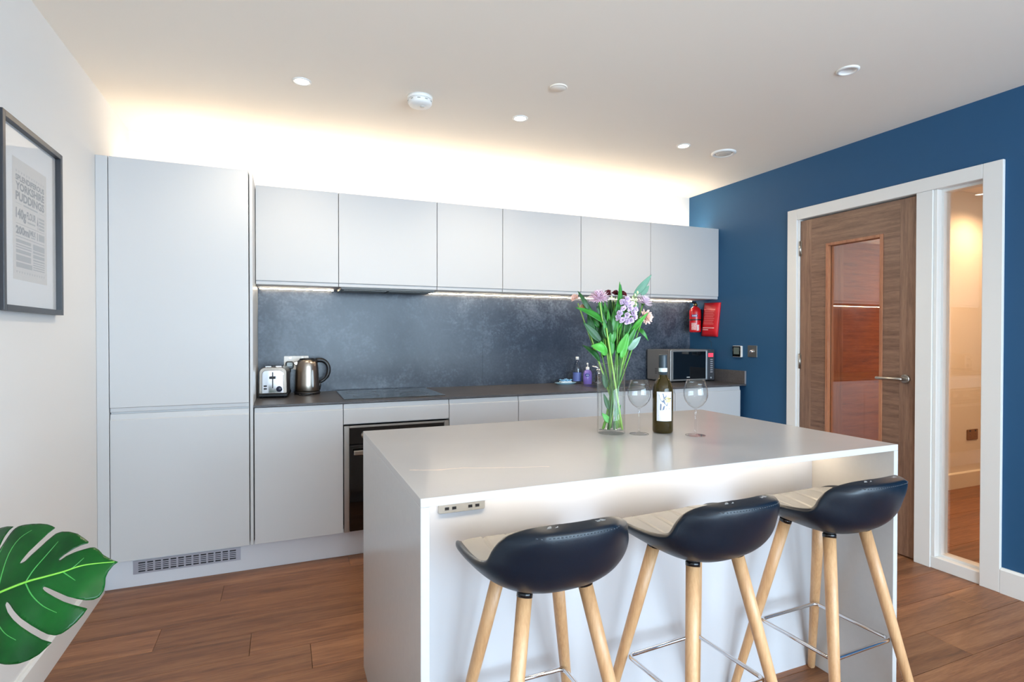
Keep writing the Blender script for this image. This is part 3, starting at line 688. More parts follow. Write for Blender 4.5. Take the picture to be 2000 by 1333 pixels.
# wall socket behind the kettle with plug
so = socket('power_socket', 'white double power socket on the splashback behind the kettle', .0815, 1.066, YW-.011, .146, .086, M_white)
t = thing('power_plug', (.042, YW-.035, 1.055), 'black plug in the splashback socket above the toaster', 'plug')
B().prism(rrect(.018, .066, 1.030, 1.078, .014), 'y', YW-.052, YW-.020).build('body', M_black, t, bevel=.005)
B().prism(rrect(.025, .059, 1.046, 1.070, .008), 'y', YW-.0545, YW-.052).build('face_plate', pbr('plug_grey', (170, 182, 186), .35), t, bevel=.001)
B().tube(bez([(.042, YW-.037, 1.034), (.042, YW-.04, .99), (.045, YW-.035, .93), (.02, YW-.03, zWt+.004)], 14), [.007]*3+[.0035]*12, 8).build('cable', M_black, t)
# soap, bottle, dish, tap
def bottle_lathe(prof, c, seg=28): return B().lathe(prof, seg, c)
cx, cy = 2.055, 3.66
t = thing('soap_bottle', (cx, cy, zWt), 'tall clear soap bottle with white cap behind the purple hand soap', 'bottle')
bottle_lathe([(.030, 0), (.033, .004), (.033, .110), (.029, .135), (.014, .165), (.0105, .172), (.0105, .180)], (cx, cy, zWt)).build('body', clear_glass('bottle_clear', (.80, .83, .87), .06, .7), t, fixn=True)
bottle_lathe([(.0125, .180), (.0125, .200), (.010, .203), (0, .203)], (cx, cy, zWt)).build('cap', M_white, t, fixn=True)
B().lathe([(.0335, .02), (.0335, .085)], 28, (cx, cy, zWt), close=False).build('label', pbr('label_blue', (92, 108, 170), .4), t)
cx, cy = 2.095, 3.575
t = thing('hand_soap_pump', (cx, cy, zWt), 'purple hand soap pump bottle with a dark blue oval label', 'soap dispenser')
pur = pbr('soap_purple', (128, 108, 186), .25, spec=.6, noise=.12, nscale=30)
def oval(c, rx, ry, prof, seg=28):
    b = B().lathe(prof, seg, (0, 0, 0))
    b.v = [Vector((c[0]+v.x*rx, c[1]+v.y*ry, c[2]+v.z)) for v in b.v]; return b
oval((cx, cy, zWt), 1.0, .7, [(.030, 0), (.034, .005), (.036, .06), (.034, .085), (.026, .102), (.014, .108)]).build('body', pur, t, fixn=True)
oval((cx, cy, zWt), 1, 1, [(.013, .108), (.014, .112), (.013, .128), (.006, .130)]).build('collar', M_white, t, fixn=True)
B().tube([(cx, cy, zWt+.128), (cx, cy, zWt+.150), (cx-.004, cy-.004, zWt+.154), (cx-.016, cy-.026, zWt+.152)], [.005, .005, .008, .005], 10).build('pump_head', M_white, t)
b = B()
def lab_fn(u, v):
    a = -2.05+(u-.5)*1.1; rr = .0362
    return (cx+rr*math.cos(a)*1.0, cy+rr*.7*math.sin(a)-.0006, zWt+.070+(v-.5)*.026)
for k in range(20):
    a0, a1 = 2*PI*k/20, 2*PI*(k+1)/20
    b.add([lab_fn(.5, .5), lab_fn(.5+.5*math.cos(a0), .5+.5*math.sin(a0)), lab_fn(.5+.5*math.cos(a1), .5+.5*math.sin(a1))], [(0, 1, 2)])
b.build('oval_label', pbr('label_navy', (30, 44, 130), .35), t)
b = B().add([lab_fn(.25, .42), lab_fn(.75, .42), lab_fn(.75, .58), lab_fn(.25, .58)], [(0, 1, 2, 3)]); b.v = [v+Vector((0, -.0006, 0)) for v in b.v]
b.build('label_print', M_white, t)
cx, cy = 1.945, 3.64
t = thing('soap_dish', (cx, cy, zWt), 'pale blue shallow dish on the worktop left of the hand soap', 'dish')
oval((cx, cy, zWt), 1.4, .75, [(.045, .0), (.050, .003), (.062, .012), (.064, .014), (.060, .014), (.048, .006), (0, .005)]).build('dish', pbr('dish_blue', (170, 208, 226), .3), t, fixn=True)
t = thing('scouring_sponge', (cx, cy, zWt+.012), 'white and blue scouring sponge lying in the pale blue dish', 'sponge')
B().prism(rrect(cx-.045, cx+.045, cy-.026, cy+.026, .012), 'z', zWt+.012, zWt+.024).build('sponge', pbr('sponge_white', (226, 232, 236), .8, bump=.5, bscale=150), t, bevel=.004)
def crumple(i, j):
    a = (i-.5)*.085; q = (j-.5)*.05; return (cx+a, cy+q, zWt+.030+.008*math.sin(9*i+3*j)*math.cos(7*j+1)+.004*math.sin(21*i))
B().grid(14, 10, crumple).build('scouring_cloth', pbr('cloth_blue', (120, 172, 210), .8, noise=.35, nscale=60), t, solid=.006)
cx, cy = 2.20, 3.60
t = thing('kitchen_tap', (cx, cy, zWt), 'chrome mixer tap behind the flower vase', 'tap')
B().lathe([(.026, 0), (.026, .006), (.021, .010)], 28, (cx, cy, zWt)).build('base', M_chrome, t, fixn=True)
B().lathe([(.020, .010), (.020, .105), (.018, .110), (0, .110)], 28, (cx, cy, zWt)).build('body', M_chrome, t, fixn=True)
B().tube([(cx, cy, zWt+.085), (cx-.03, cy-.05, zWt+.095), (cx-.075, cy-.13, zWt+.100), (cx-.082, cy-.145, zWt+.082)], [.012, .012, .011, .010], 14).build('spout', M_chrome, t)
B().tube([(cx, cy, zWt+.108), (cx-.004, cy, zWt+.122), (cx-.045, cy+.012, zWt+.130)], [.012, .010, .006], 12).build('lever', M_chrome, t)
# sink bowl hidden behind the island objects
t = thing('sink', (2.2, 3.42, zWt), 'undermounted steel sink below the tap, mostly hidden by the vase', 'sink')
b = B(); b.box(1.98, 2.44, 3.27, 3.285, zWt+.0003, zWt+.003).box(1.98, 2.44, 3.535, 3.55, zWt+.0003, zWt+.003).box(1.98, 1.995, 3.285, 3.535, zWt+.0003, zWt+.003).box(2.425, 2.44, 3.285, 3.535, zWt+.0003, zWt+.003)
b.build('rim', M_steel, t); box('bowl', pbr('bowl_dark', (70, 70, 72), .3, 1), 1.995, 2.425, 3.285, 3.535, zWt+.0003, zWt+.0012, t, bevel=0)
# microwave
mx0, mx1, my0, my1, mz0, mz1 = 2.754, 3.186, 3.452, 3.745, zWt+.010, zWt+.252
t = thing('microwave', ((mx0+mx1)/2, 3.6, zWt), 'silver microwave with dark glass door in the corner by the blue wall', 'microwave')
M_mw = pbr('mw_silver', (150, 148, 146), .35, .55)
bd = box('body', M_mw, mx0, mx1, my0+.022, my1, mz0, mz1, t, bevel=.004)
for q in ((mx0+.04, my0+.05), (mx1-.04, my0+.05), (mx0+.04, my1-.05), (mx1-.04, my1-.05)):
    B().lathe([(.012, 0), (.012, .0105)], 14, (q[0], q[1], zWt)).build('foot', M_black, t)
b = B()
for gx in range(3):
    for k in range(3):
        for r_ in range(4):
            yy = my0+.09+gx*.038+k*.009; zz = mz0+.05+r_*.012
            b.box(mx0-.0006, mx0+.0004, yy, yy+.005, zz, zz+.006)
b.build('side_vent', M_black, bd, kind='stuff')
fd = box('door', M_mw, mx0, mx1-.075, my0, my0+.021, mz0, mz1, t, bevel=.003)
box('window', pbr('mw_glass', (8, 14, 20), .05, spec=.8), mx0+.024, mx1-.088, my0-.002, my0+.001, mz0+.014, mz1-.014, fd, bevel=.001)
box('door_edge', pbr('mw_edge', (205, 208, 212), .3, .4), mx1-.087, mx1-.078, my0-.002, my0+.002, mz0+.008, mz1-.008, fd, bevel=.001)
cp = box('control_panel', pbr('mw_panel', (86, 88, 94), .3, .4), mx1-.074, mx1, my0, my0+.021, mz0, mz1, t, bevel=.003)
tag(box('display', emit('mw_display', (1, .05, .09), .9), mx1-.062, mx1-.014, my0-.0012, my0+.001, mz1-.058, mz1-.028, cp, bevel=0), label='red lit display')
for r_ in range(7): box('button', pbr('mw_button', (190, 194, 200), .4), mx1-.042, mx1-.018, my0-.0015, my0+.001, mz1-.082-.0165*r_, mz1-.076-.0165*r_, cp, bevel=0)
b = B().lathe([(.007, 0), (.007, -.002), (0, -.002)], 16, (mx1-.035, my0, mz0+.018), 'y'); b.build('start_button', pbr('mw_button', (190, 194, 200), .4), cp, fixn=True)
box('badge', M_white, mx0+.155, mx0+.185, my0-.0026, my0-.0019, mz0+.026, mz0+.031, fd, bevel=0)

# ------------------------------------------------------------------ right wall fittings
M_red = pbr('red_gloss', (206, 26, 34), .25, spec=.6)
ex_, ey_, ez = XR-.062, 3.632, 1.268
t = thing('fire_extinguisher', (ex_, ey_, ez), 'small red fire extinguisher hanging on the blue wall under the end cabinet', 'extinguisher')
B().lathe([(.036, 0), (.044, .004), (.046, .010), (.046, .165), (.043, .185), (.032, .202), (.018, .212), (.013, .216)], 32, (ex_, ey_, ez)).build('cylinder', M_red, t, fixn=True)
B().lathe([(.014, .214), (.016, .218), (.016, .235), (.010, .238), (.008, .248)], 20, (ex_, ey_, ez)).build('valve', M_black, t, fixn=True)
B().prism([(ex_-.008, ez+.236), (ex_-.060, ez+.246), (ex_-.060, ez+.252), (ex_+.006, ez+.250), (ex_+.010, ez+.238)], 'y', ey_-.007, ey_+.007).build('lever', M_black, t)
B().lathe([(.010, 0), (.010, -.008), (0, -.008)], 16, (ex_-.004, ey_-.012, ez+.228), 'y').build('pressure_gauge', pbr('brass', (190, 160, 90), .3, 1), t, fixn=True)
B().box(ex_+.044, XR-.0006, ey_-.012, ey_+.012, ez+.04, ez+.19).build('bracket', M_black, t)
B().lathe([(.0466, .098), (.0466, .108)], 32, (ex_, ey_, ez), close=False).build('strap', M_black, t)
def cyl_patch(a0, a1, z0, z1, r):
    return B().grid(8, 1, lambda i, j: (ex_+r*math.cos(a0+(a1-a0)*i), ey_+r*math.sin(a0+(a1-a0)*i), ez+z0+(z1-z0)*j))
cyl_patch(-2.9, -1.9, .126, .146, .0465).build('blue_band_label', pbr('label_navy', (30, 44, 130), .35), t)
cyl_patch(-2.95, -2.1, .020, .078, .0465).build('instruction_label', pbr('label_pink', (222, 170, 168), .4, noise=.3, nscale=120), t)
cyl_patch(-2.0, -1.55, .014, .062, .0466).build('maker_label', pbr('label_pale', (226, 206, 202), .4, noise=.3, nscale=120), t)
b = B(); cyl_fn = lambda u, v: (ex_+.0469*math.cos(-2.8+.8*u), ey_+.0469*math.sin(-2.8+.8*u), ez+.131+v*.010)
for k in range(3): b.add([cyl_fn(k*.34+.02, 0), cyl_fn(k*.34+.26, 0), cyl_fn(k*.34+.26, 1), cyl_fn(k*.34+.02, 1)], [(0, 1, 2, 3)])
b.build('band_print', M_white, t)
# fire blanket pouch
t = thing('fire_blanket', (XR-.012, 3.51, 1.37), 'red fire blanket pouch hanging askew on the blue wall', 'fire blanket')
def fb(u, v, d=0):   # u along the wall from left (far) to right (near), v downwards
    y = 3.583-.178*u+.034*v; return (XR-.0008-d, y, 1.508-.272*v-.004*u)
b = B(); nu, nv = 8, 12
b.grid(nu, nv, lambda i, j: fb(i, j, .008+.016*min(1, 6*min(i, 1-i, j, 1-j)+.15)*(1-.25*(j < .12))))
k = len(b.v); b.grid(nu, nv, lambda i, j: fb(i, j, 0), flip=True)
idx = lambda i, j: i*(nv+1)+j
ring = [idx(i, 0) for i in range(nu+1)]+[idx(nu, j) for j in range(1, nv+1)]+[idx(i, nv) for i in range(nu-1, -1, -1)]+[idx(0, j) for j in range(nv-1, 0, -1)]
for a, c in zip(ring, ring[1:]+ring[:1]): b.f.append([a, c, c+k, a+k]); b.sm.append(False)
b.build('pouch', pbr('red_vinyl', (208, 34, 46), .35), t, fixn=True)
b = B()
for r_ in range(9):
    v = .20+.052*r_; e = .82-.1*((r_*37) % 5)/5
    b.add([fb(.16, v, .0249), fb(e, v, .0249), fb(e, v+.016, .0249), fb(.16, v+.016, .0249)], [(0, 1, 2, 3)])
b.build('small_print', pbr('print_pink', (236, 140, 140), .5), t)
b = B()
for v, u1 in ((.735, .86), (.79, .5)): b.add([fb(.14, v, .0249), fb(u1, v, .0249), fb(u1, v+.018, .0249), fb(.14, v+.018, .0249)], [(0, 1, 2, 3)])
b.build('white_print', M_white, t)
b = B().tube([fb(.3, 1.0, .012), (XR-.012, 3.50, 1.19), (XR-.012, 3.50, 1.15)], .0012, 6); b.build('pull_tape', M_black, t)
# thermostat and switch
t = thing('thermostat', (XR-.01, 3.223, 1.12), 'black and white room thermostat on the blue wall', 'thermostat')
B().prism([(p[0], p[1]) for p in rrect(3.180, 3.266, 1.078, 1.164, .006)], 'x', XR-.018, XR-.0006).build('case', M_white, t, bevel=.002)
B().prism(rrect(3.186, 3.264, 1.081, 1.161, .004), 'x', XR-.0205, XR-.018).build('front', M_blackg, t)
box('screen', pbr('lcd', (96, 108, 104), .3), XR-.0212, XR-.0205, 3.197, 3.252, 1.100, 1.152, t, bevel=0)
t = thing('light_switch', (XR-.006, 3.084, 1.124), 'brushed metal light switch right of the thermostat', 'light switch')
B().prism(rrect(3.041, 3.127, 1.082, 1.168, .004), 'x', XR-.007, XR-.0006).build('plate', M_satin, t, bevel=.0012)
B().lathe([(.014, 0), (.014, -.006), (.012, -.016), (0, -.016)], 24, (XR-.007, 3.084, 1.124), 'x').build('dimmer_knob', M_chrome, t, fixn=True)
# hall socket
socket('power_socket', 'bronze double socket low on the hall wall seen through the side light', 5.265, .425, HY1, .146, .086, pbr('bronze', (150, 110, 74), .35, .8))

# ------------------------------------------------------------------ framed print on the left wall
py0, py1, pz0, pz1 = 2.152, 2.648, 1.318, 1.935
pf = thing('framed_print', (XL, 2.4, pz0), 'black framed recipe print behind glass on the left wall', 'picture')
M_frame = pbr('frame_black', (46, 47, 52), .35)
fwid, fd_ = .019, .026
for a, e, z0_, z1_ in ((py0, py0+fwid, pz0, pz1), (py1-fwid, py1, pz0, pz1), (py0+fwid, py1-fwid, pz0, pz0+fwid), (py0+fwid, py1-fwid, pz1-fwid, pz1)):
    box('frame_bar', M_frame, XL+.0006, XL+fd_, a, e, z0_, z1_, pf, bevel=.0012)
box('mount_board', pbr('mount_white', (236, 236, 238), .8), XL+.001, XL+.008, py0+fwid, py1-fwid, pz0+fwid, pz1-fwid, pf, bevel=0)
PY0, PY1, PZ0, PZ1 = 2.262, 2.540, 1.424, 1.822
pr_ = box('print_sheet', pbr('print_paper', (216, 211, 207), .8), XL+.008, XL+.0086, PY0, PY1, PZ0, PZ1, pf, bevel=0)
M_ink = pbr('ink_grey', (128, 128, 130), .8); M_ink2 = pbr('ink_pale', (168, 167, 169), .8)
PF = lambda u, v: (XL+.0089, PY0+(PY1-PY0)*(.08+.84*u), PZ1-(PZ1-PZ0)*v)
def ptext(s, u0, u1, v0, v1, mat, bold=.02):
    b = B(); put_text(b, s, PF, u0, u1, v1, v0, bold); b.build('lettering', mat, pr_)
def pbar(u0, u1, v0, v1, mat, name='rule'):
    B().add([PF(u0, v1), PF(u1, v1), PF(u1, v0), PF(u0, v0)], [(0, 1, 2, 3)]).build(name, mat, pr_)
ptext('SPLENDIFEROUS', 0, 1, .130, .180, M_ink, .045); ptext('YORKSHIRE', 0, 1, .190, .258, M_ink, .045); ptext('PUDDINGS', 0, 1, .270, .345, M_ink, .045)
pbar(0, .2, .366, .370, M_ink2); pbar(.25, .75, .360, .374, M_ink2); pbar(.8, 1, .366, .370, M_ink2)
ptext('140g', 0, .34, .405, .515, M_ink, .05); ptext('FLOUR', .36, .68, .405, .470, M_ink, .04); pbar(.38, .66, .488, .503, M_ink2)
ptext('4', .72, .77, .405, .520, M_ink, .04)
for k in range(4): pbar(.79, 1, .408+.030*k, .428+.030*k, M_ink2)
pbar(0, 1, .532, .537, M_ink2)
ptext('200ml', 0, .46, .552, .622, M_ink, .05); ptext('MILK', .48, .68, .552, .600, M_ink, .04); pbar(.50, .66, .608, .620, M_ink2); pbar(.72, .745, .552, .622, M_ink); pbar(.78, 1, .556, .618, M_ink2)
pbar(0, 1, .638, .645, M_ink2)
for v0_, v1_, u1_ in ((.664, .692, .50), (.704, .716, .52), (.724, .736, .52), (.748, .778, .50), (.792, .842, .50), (.854, .896, .54)): pbar(0, u1_, v0_, v1_, M_ink2, 'text_line')
for v0_, v1_ in ((.664, .716), (.724, .744), (.754, .786), (.796, .812), (.822, .832), (.842, .852), (.862, .872), (.882, .892)): pbar(.57, 1, v0_, v1_, M_ink2, 'text_line')
for vv in (.095, .925):
    b = B()
    for k in range(12):
        u = k/11.6
        b.add([PF(u, vv), PF(u+.012, vv), PF(u+.024, vv+.018), PF(u+.012, vv+.018)], [(0, 1, 2, 3)]); b.add([PF(u+.036, vv), PF(u+.048, vv), PF(u+.034, vv+.018), PF(u+.022, vv+.018)], [(0, 1, 2, 3)])
    b.build('ornament_row', M_ink2, pr_)
box('glass', M_picglass, XL+.0115, XL+.0125, py0+fwid, py1-fwid, pz0+fwid, pz1-fwid, pf, bevel=0)
# ------------------------------------------------------------------ monstera at the left edge
pot = (-.60, 1.15)
t = thing('monstera_plant', (pot[0], pot[1], 0), 'monstera plant with one large split green leaf at the left edge', 'plant')
B().lathe([(.10, 0), (.115, .006), (.150, .26), (.152, .28), (.142, .28), (.138, .255), (0, .255)], 40, (pot[0], pot[1], 0)).build('pot', pbr('pot_white', (225, 222, 216), .4), t, fixn=True)
B().lathe([(.137, .256), (.09, .262), (0, .266)], 32, (pot[0], pot[1], 0)).build('soil', pbr('soil', (62, 46, 36), .9, bump=1, bscale=120, noise=.3), t)
LS = 1.667
LB = Vector((-.629, 1.5065, .666)); LX = Vector((.9631, -.082, .2564)); LY = Vector((-.1565, .6043, .7812)); LN = Vector((-.219, -.7925, .5692))
OUT= [(172.3, -1.1), (164.1, 5.6), (156.6, 13.7), (151.3, 22.8), (146.8, 27.6), (143.0, 28.3), (138.5, 27.7), (128.0, 26.4), (117.6, 24.2), (111.0, 21.1), (109.1, 21.5), (109.5, 23.4), (114.6, 26.7), (123.5, 30.4), (132.4, 34.1), (141.5, 36.1), (135.4, 44.2), (127.7, 53.4), (118.5, 59.6), (109.4, 63.1), (102.6, 63.3), (98.2, 60.9), (91.6, 56.2), (84.5, 48.5), (77.6, 40.3), (72.8, 33.8), (70.0, 32.3), (67.0, 32.7), (67.7, 35.4), (74.4, 47.3), (82.7, 58.7), (91.2, 68.1), (99.8, 73.3), (95.4, 77.9), (87.7, 84.1), (78.5, 89.1), (67.8, 92.8), (58.8, 94.5), (52.9, 94.4), (48.7, 91.7), (44.7, 84.7), (40.9, 75.9), (35.8, 66.6), (33.0, 65.1), (33.1, 68.5), (37.4, 84.7), (42.0, 93.0), (46.2, 96.9), (37.8, 101.3), (25.9, 105.0), (12.9, 104.8), (1.8, 99.9), (-8.4, 87.8), (-16.5, 71.8), (-20.2, 54.7), (-19.8, 38.0), (-15.6, 23.5), (-9.2, 13.0), (-1.8, 5.4), (0.0, 0.0), (-2.1, -5.4), (-5.4, -11.8), (-5.8, -20.8), (-1.9, -34.4), (4.6, -48.8), (10.7, -58.4), (19.3, -69.1), (23.4, -72.2), (20.5, -60.9), (18.3, -49.8), (18.9, -42.6), (20.8, -41.9), (23.1, -45.7), (26.7, -57.5), (33.4, -68.9), (41.8, -77.8), (49.9, -83.1), (55.3, -85.3), (63.2, -87.4), (73.7, -87.2), (84.2, -84.8), (93.4, -80.3), (99.4, -77.2), (89.0, -69.6), (79.1, -58.8), (70.4, -47.8), (63.1, -37.2), (56.3, -25.1), (53.4, -16.1), (53.7, -12.3), (56.3, -13.1), (59.3, -17.6), (63.9, -26.5), (71.3, -38.9), (80.0, -50.0), (88.6, -59.5), (95.7, -66.2), (104.0, -71.0), (110.9, -71.4), (117.8, -68.7), (126.1, -63.5), (133.1, -56.8), (138.0, -50.4), (131.6, -46.3), (124.4, -41.4), (115.7, -34.8), (105.6, -25.2), (97.6, -16.4), (93.8, -11.2), (93.8, -8.5), (95.9, -8.8), (99.5, -11.7), (108.3, -19.7), (119.9, -30.0), (130.0, -36.7), (137.2, -40.4), (144.5, -41.9), (150.3, -40.1), (154.7, -34.4), (157.0, -26.9), (158.5, -17.4), (161.6, -10.9), (167.0, -4.3)]
RIB= [(0.0, 0.0), (24.0, 0.9), (44.3, 2.7), (75.5, 4.5), (93.3, 4.0), (115.0, 3.6), (131.1, 5.1), (144.5, 4.3), (168.5, 0.0)]
VEIN= [[(30.8, 0.7), (27.7, 23.0), (32.9, 47.8), (39.9, 69.5)], [(44.3, 2.7), (45.5, 26.0), (51.0, 53.0), (60.0, 72.6), (70.6, 81.3)], [(75.5, 4.5), (84.2, 19.7), (95.2, 36.2), (106.7, 49.6)], [(115.0, 3.6), (125.2, 5.6), (137.0, 15.0)], [(44.3, 2.7), (46.0, -22.7)], [(75.6, 2.8), (82.7, -14.7), (93.1, -31.6), (107.5, -45.2)], [(115.0, 3.6), (128.4, -12.5)], [(30.8, 0.7), (43.8, -31.2), (53.0, -48.5), (64.4, -61.3)], [(14.6, 0.6), (2.3, 32.8), (-1.7, 61.0)], [(14.6, 0.6), (13.7, -19.3), (9.6, -32.9)]]
OUT = [(a*LS/1000, c*LS/1000) for a, c in OUT]
def inside(x, y, P):
    r = False; j = len(P)-1
    for i in range(len(P)):
        xi, yi = P[i]; xj, yj = P[j]
        if (yi > y) != (yj > y) and x < (xj-xi)*(y-yi)/(yj-yi)+xi: r = not r
        j = i
    return r
def nearest(x, y, P):
    best = None
    for i in range(len(P)):
        ax_, ay_ = P[i]; bx_, by_ = P[(i+1) % len(P)]; dx, dy = bx_-ax_, by_-ay_
        q = max(0, min(1, ((x-ax_)*dx+(y-ay_)*dy)/(dx*dx+dy*dy+1e-12))); px_, py_ = ax_+q*dx, ay_+q*dy
        d = (px_-x)**2+(py_-y)**2
        if best is None or d < best[0]: best = (d, px_, py_)
    return best[1], best[2]
def leaf3(x, y, d=0):
    ribh = -.10*abs(y)**1.0*.35 - .55*y*y*2
    wav = .0035*math.sin(x*62+abs(y)*20)*min(1, abs(y)/.05)
    hh = .010-1.0*(x-.12)**2*1.2 + ribh + wav + d
    return LB+LX*x+LY*y+LN*hh
cell = .0042; xs0, ys0 = min(p[0] for p in OUT)-.01, min(p[1] for p in OUT)-.01
nx = int((max(p[0] for p in OUT)-xs0)/cell)+3; ny = int((max(p[1] for p in OUT)-ys0)/cell)+3
keep = {(i, j) for i in range(nx) for j in range(ny) if inside(xs0+(i+.5)*cell, ys0+(j+.5)*cell, OUT)}
vid = {}; b = B()
for (i, j) in keep:
    for q in ((i, j), (i+1, j), (i+1, j+1), (i, j+1)):
        if q not in vid:
            n4 = sum(((q[0]+a, q[1]+c) in keep) for a in (-1, 0) for c in (-1, 0))
            x, y = xs0+q[0]*cell, ys0+q[1]*cell
            if n4 < 4: x, y = nearest(x, y, OUT)
            vid[q] = len(b.v); b.v.append(leaf3(x, y))
    b.f.append([vid[(i, j)], vid[(i+1, j)], vid[(i+1, j+1)], vid[(i, j+1)]]); b.sm.append(True)
def leaf_mat():
    m, tt, bs = nt('monstera_green'); c0, c1 = lin((5, 52, 15)), lin((18, 90, 29))
    tc = N(tt, 'ShaderNodeTexCoord'); n = N(tt, 'ShaderNodeTexNoise', i_Scale=9.0, i_Detail=4.0); L(tt, tc, 'Object', n, 'Vector')
    r = ramp(tt, [(.3, c0), (.7, c1)]); L(tt, n, 'Fac', r, 0); L(tt, r, 0, bs, 'Base Color')
    bs.inputs['Roughness'].default_value = .26; bs.inputs['Specular IOR Level'].default_value = .25
    n2 = N(tt, 'ShaderNodeTexNoise', i_Scale=40.0, i_Detail=2.0); L(tt, tc, 'Object', n2, 'Vector')
    bp = N(tt, 'ShaderNodeBump', i_Strength=.15, i_Distance=.003); L(tt, n2, 'Fac', bp, 'Height'); L(tt, bp, 0, bs, 'Normal')
    return m
lf = b.build('leaf', leaf_mat(), t, solid=.0012)
M_vein = pbr('vein_green', (128, 196, 66), .4); M_vein2 = pbr('side_vein_green', (70, 158, 70), .4)
pts = [(a*LS/1000, c*LS/1000) for a, c in RIB]
pp = [cr(pts, k/30) for k in range(31)]
B().tube([leaf3(x, y, .0006) for x, y in pp], [.0032-.0022*k/30 for k in range(31)], 8).build('midrib', M_vein, lf)
for V in VEIN:
    pts = [(a*LS/1000, c*LS/1000) for a, c in V]
    B().tube([leaf3(*cr(pts, k/12), .0003) for k in range(13)], [.0015-.0009*k/12 for k in range(13)], 6).build('side_vein', M_vein2, lf)
B().tube(bez([leaf3(0, 0, -.001), leaf3(-.05, -.02, -.03), (-.66, 1.30, .62), (pot[0], pot[1]+.02, .45), (pot[0], pot[1], .26)], 20), .0045, 10).build('petiole', pbr('petiole_green', (70, 130, 50), .4), t)
# two more leaves of the plant, away from the island
def heart(t_, c, ex1, ey1, size, nme='leaf'):
    bb = B(); ex1 = Vector(ex1).normalized(); ey1 = Vector(ey1).normalized(); nn = ex1.cross(ey1); c = Vector(c)
    def fn(i, j):
        a = i; wv = size*.52*math.sin(PI*min(1, a*.92+.04))**.7; y = (2*j-1)*wv
        return c+ex1*(a*size)+ey1*y+nn*(-.9*y*y-.3*(a*size-.1)**2)
    bb.grid(14, 12, fn); return bb.build(nme, MATS.setdefault('leaf2', leaf_mat()), t_, solid=.0012)
for (c, e1, e2, s_) in (((-.63, .95, .58), (.1, -.8, .1), (.8, .1, .2), .18), ((-.48, 1.0, .50), (.3, -.8, .2), (.8, .3, .1), .17)):
    heart(t, c, e1, e2, s_)
    B().tube(bez([c, (c[0], (c[1]+pot[1])/2, c[2]-.02), (pot[0], pot[1], .262)], 10), .004, 8).build('petiole', pbr('petiole_green', (70, 130, 50), .4), t)

# ------------------------------------------------------------------ vase and flowers on the island
VX, VY, SV = 1.108, 1.722, .001845
def vthing(name, label, cat, group=None): return thing(name, (VX, VY, IZ), label, cat, group, rotz=-YAW, world=False)
def fp_(px, py, d=0): return Vector(((px-1196)*SV, d, (848-py)*SV))
t = vthing('flower_vase', 'clear glass cylinder vase of flowers on the island', 'vase')
B().lathe([(.047, .0003), (.0505, .003), (.051, .012), (.051, .252), (.050, .2535), (.0485, .252), (.0485, .020), (.046, .014), (0, .013)], 56).build('glass', M_vase, t, fixn=True)
M_stem = pbr('stem_green', (104, 158, 56), .45, noise=.15, nscale=40); M_stem2 = pbr('stem_pale', (150, 190, 88), .45); M_stem3 = pbr('stem_dark', (66, 112, 44), .5)
M_lf = pbr('leaf_green', (52, 128, 44), .4, noise=.25, nscale=30); M_lf2 = pbr('leaf_dark', (34, 84, 36), .42, noise=.25, nscale=30)
M_lf3 = pbr('leaf_eucalyptus', (96, 142, 116), .5, noise=.12, nscale=30); M_lf4 = pbr('leaf_bright', (84, 172, 66), .4, noise=.15, nscale=30); M_lf5 = pbr('leaf_pale', (150, 186, 164), .5)
def stem(par, base, tip, mat=M_stem, r=.0026, bow=0.0):
    b0, t0 = Vector(base), Vector(tip); mid = b0.lerp(t0, .5); mid.x += bow
    # pass through the vase mouth
    pts_ = bez([b0, mid, t0], 14); B().tube(pts_, [r*1.1-r*.25*k/14 for k in range(15)], 8).build('stem', mat, par)
def leaf(par, base, tip, wid, mat=M_lf, face=(0, -1, .25), bend=.0, fold=.25, name='leaf'):
    b0, t0 = Vector(base), Vector(tip); d = t0-b0; ln = d.length; e = d/ln
    f = Vector(face); f = (f-e*f.dot(e)).normalized(); s_ = e.cross(f).normalized()
    def fn(i, j):
        wv = wid*(math.sin(PI*min(1, i**.75))**.85) if 0 < i < 1 else 0.0004
        q = 2*j-1
        return b0+d*i+s_*q*wv+f*(bend*ln*math.sin(PI*i)-fold*abs(q)*-wv*.8-.06*ln*i*i)
    return B().grid(10, 6, fn).build(name, mat, par, solid=.0007)
def petal(b, c, d, upv, ln, wd, curl, cup=.3, tipw=.6):
    d = d.normalized(); s_ = d.cross(upv).normalized(); n = s_.cross(d)
    def fn(i, j):
        wv = wd*(math.sin(PI*(.12+.80*i))**.7); q = 2*j-1
        return c+d*ln*i+s_*q*wv+n*(curl*ln*i*i+cup*wv*q*q)
    b.grid(4, 2, fn)
def mum(par, c, axis, R, mat_, layers=5, per=22, seed=1, center=True, wd=.0025):
    rg = random.Random(seed); ax_ = Vector(axis).normalized(); a0 = ax_.orthogonal().normalized(); a1 = ax_.cross(a0); c = Vector(c); b = B()
    for l in range(layers):
        el = -.12+.27*l; n = max(6, int(per*(1-.12*l)))
        for k in range(n):
            a = 2*PI*(k+.5*(l % 2))/n+rg.uniform(-.08, .08); e = el+rg.uniform(-.08, .08)
            d = (a0*math.cos(a)+a1*math.sin(a))*math.cos(e)+ax_*math.sin(e)
            petal(b, c+ax_*(.002*l), d, ax_, R*(1-.10*l)*rg.uniform(.9, 1.06), wd, .18, .5)
    return b.build('bloom', mat_, par, solid=.0004)
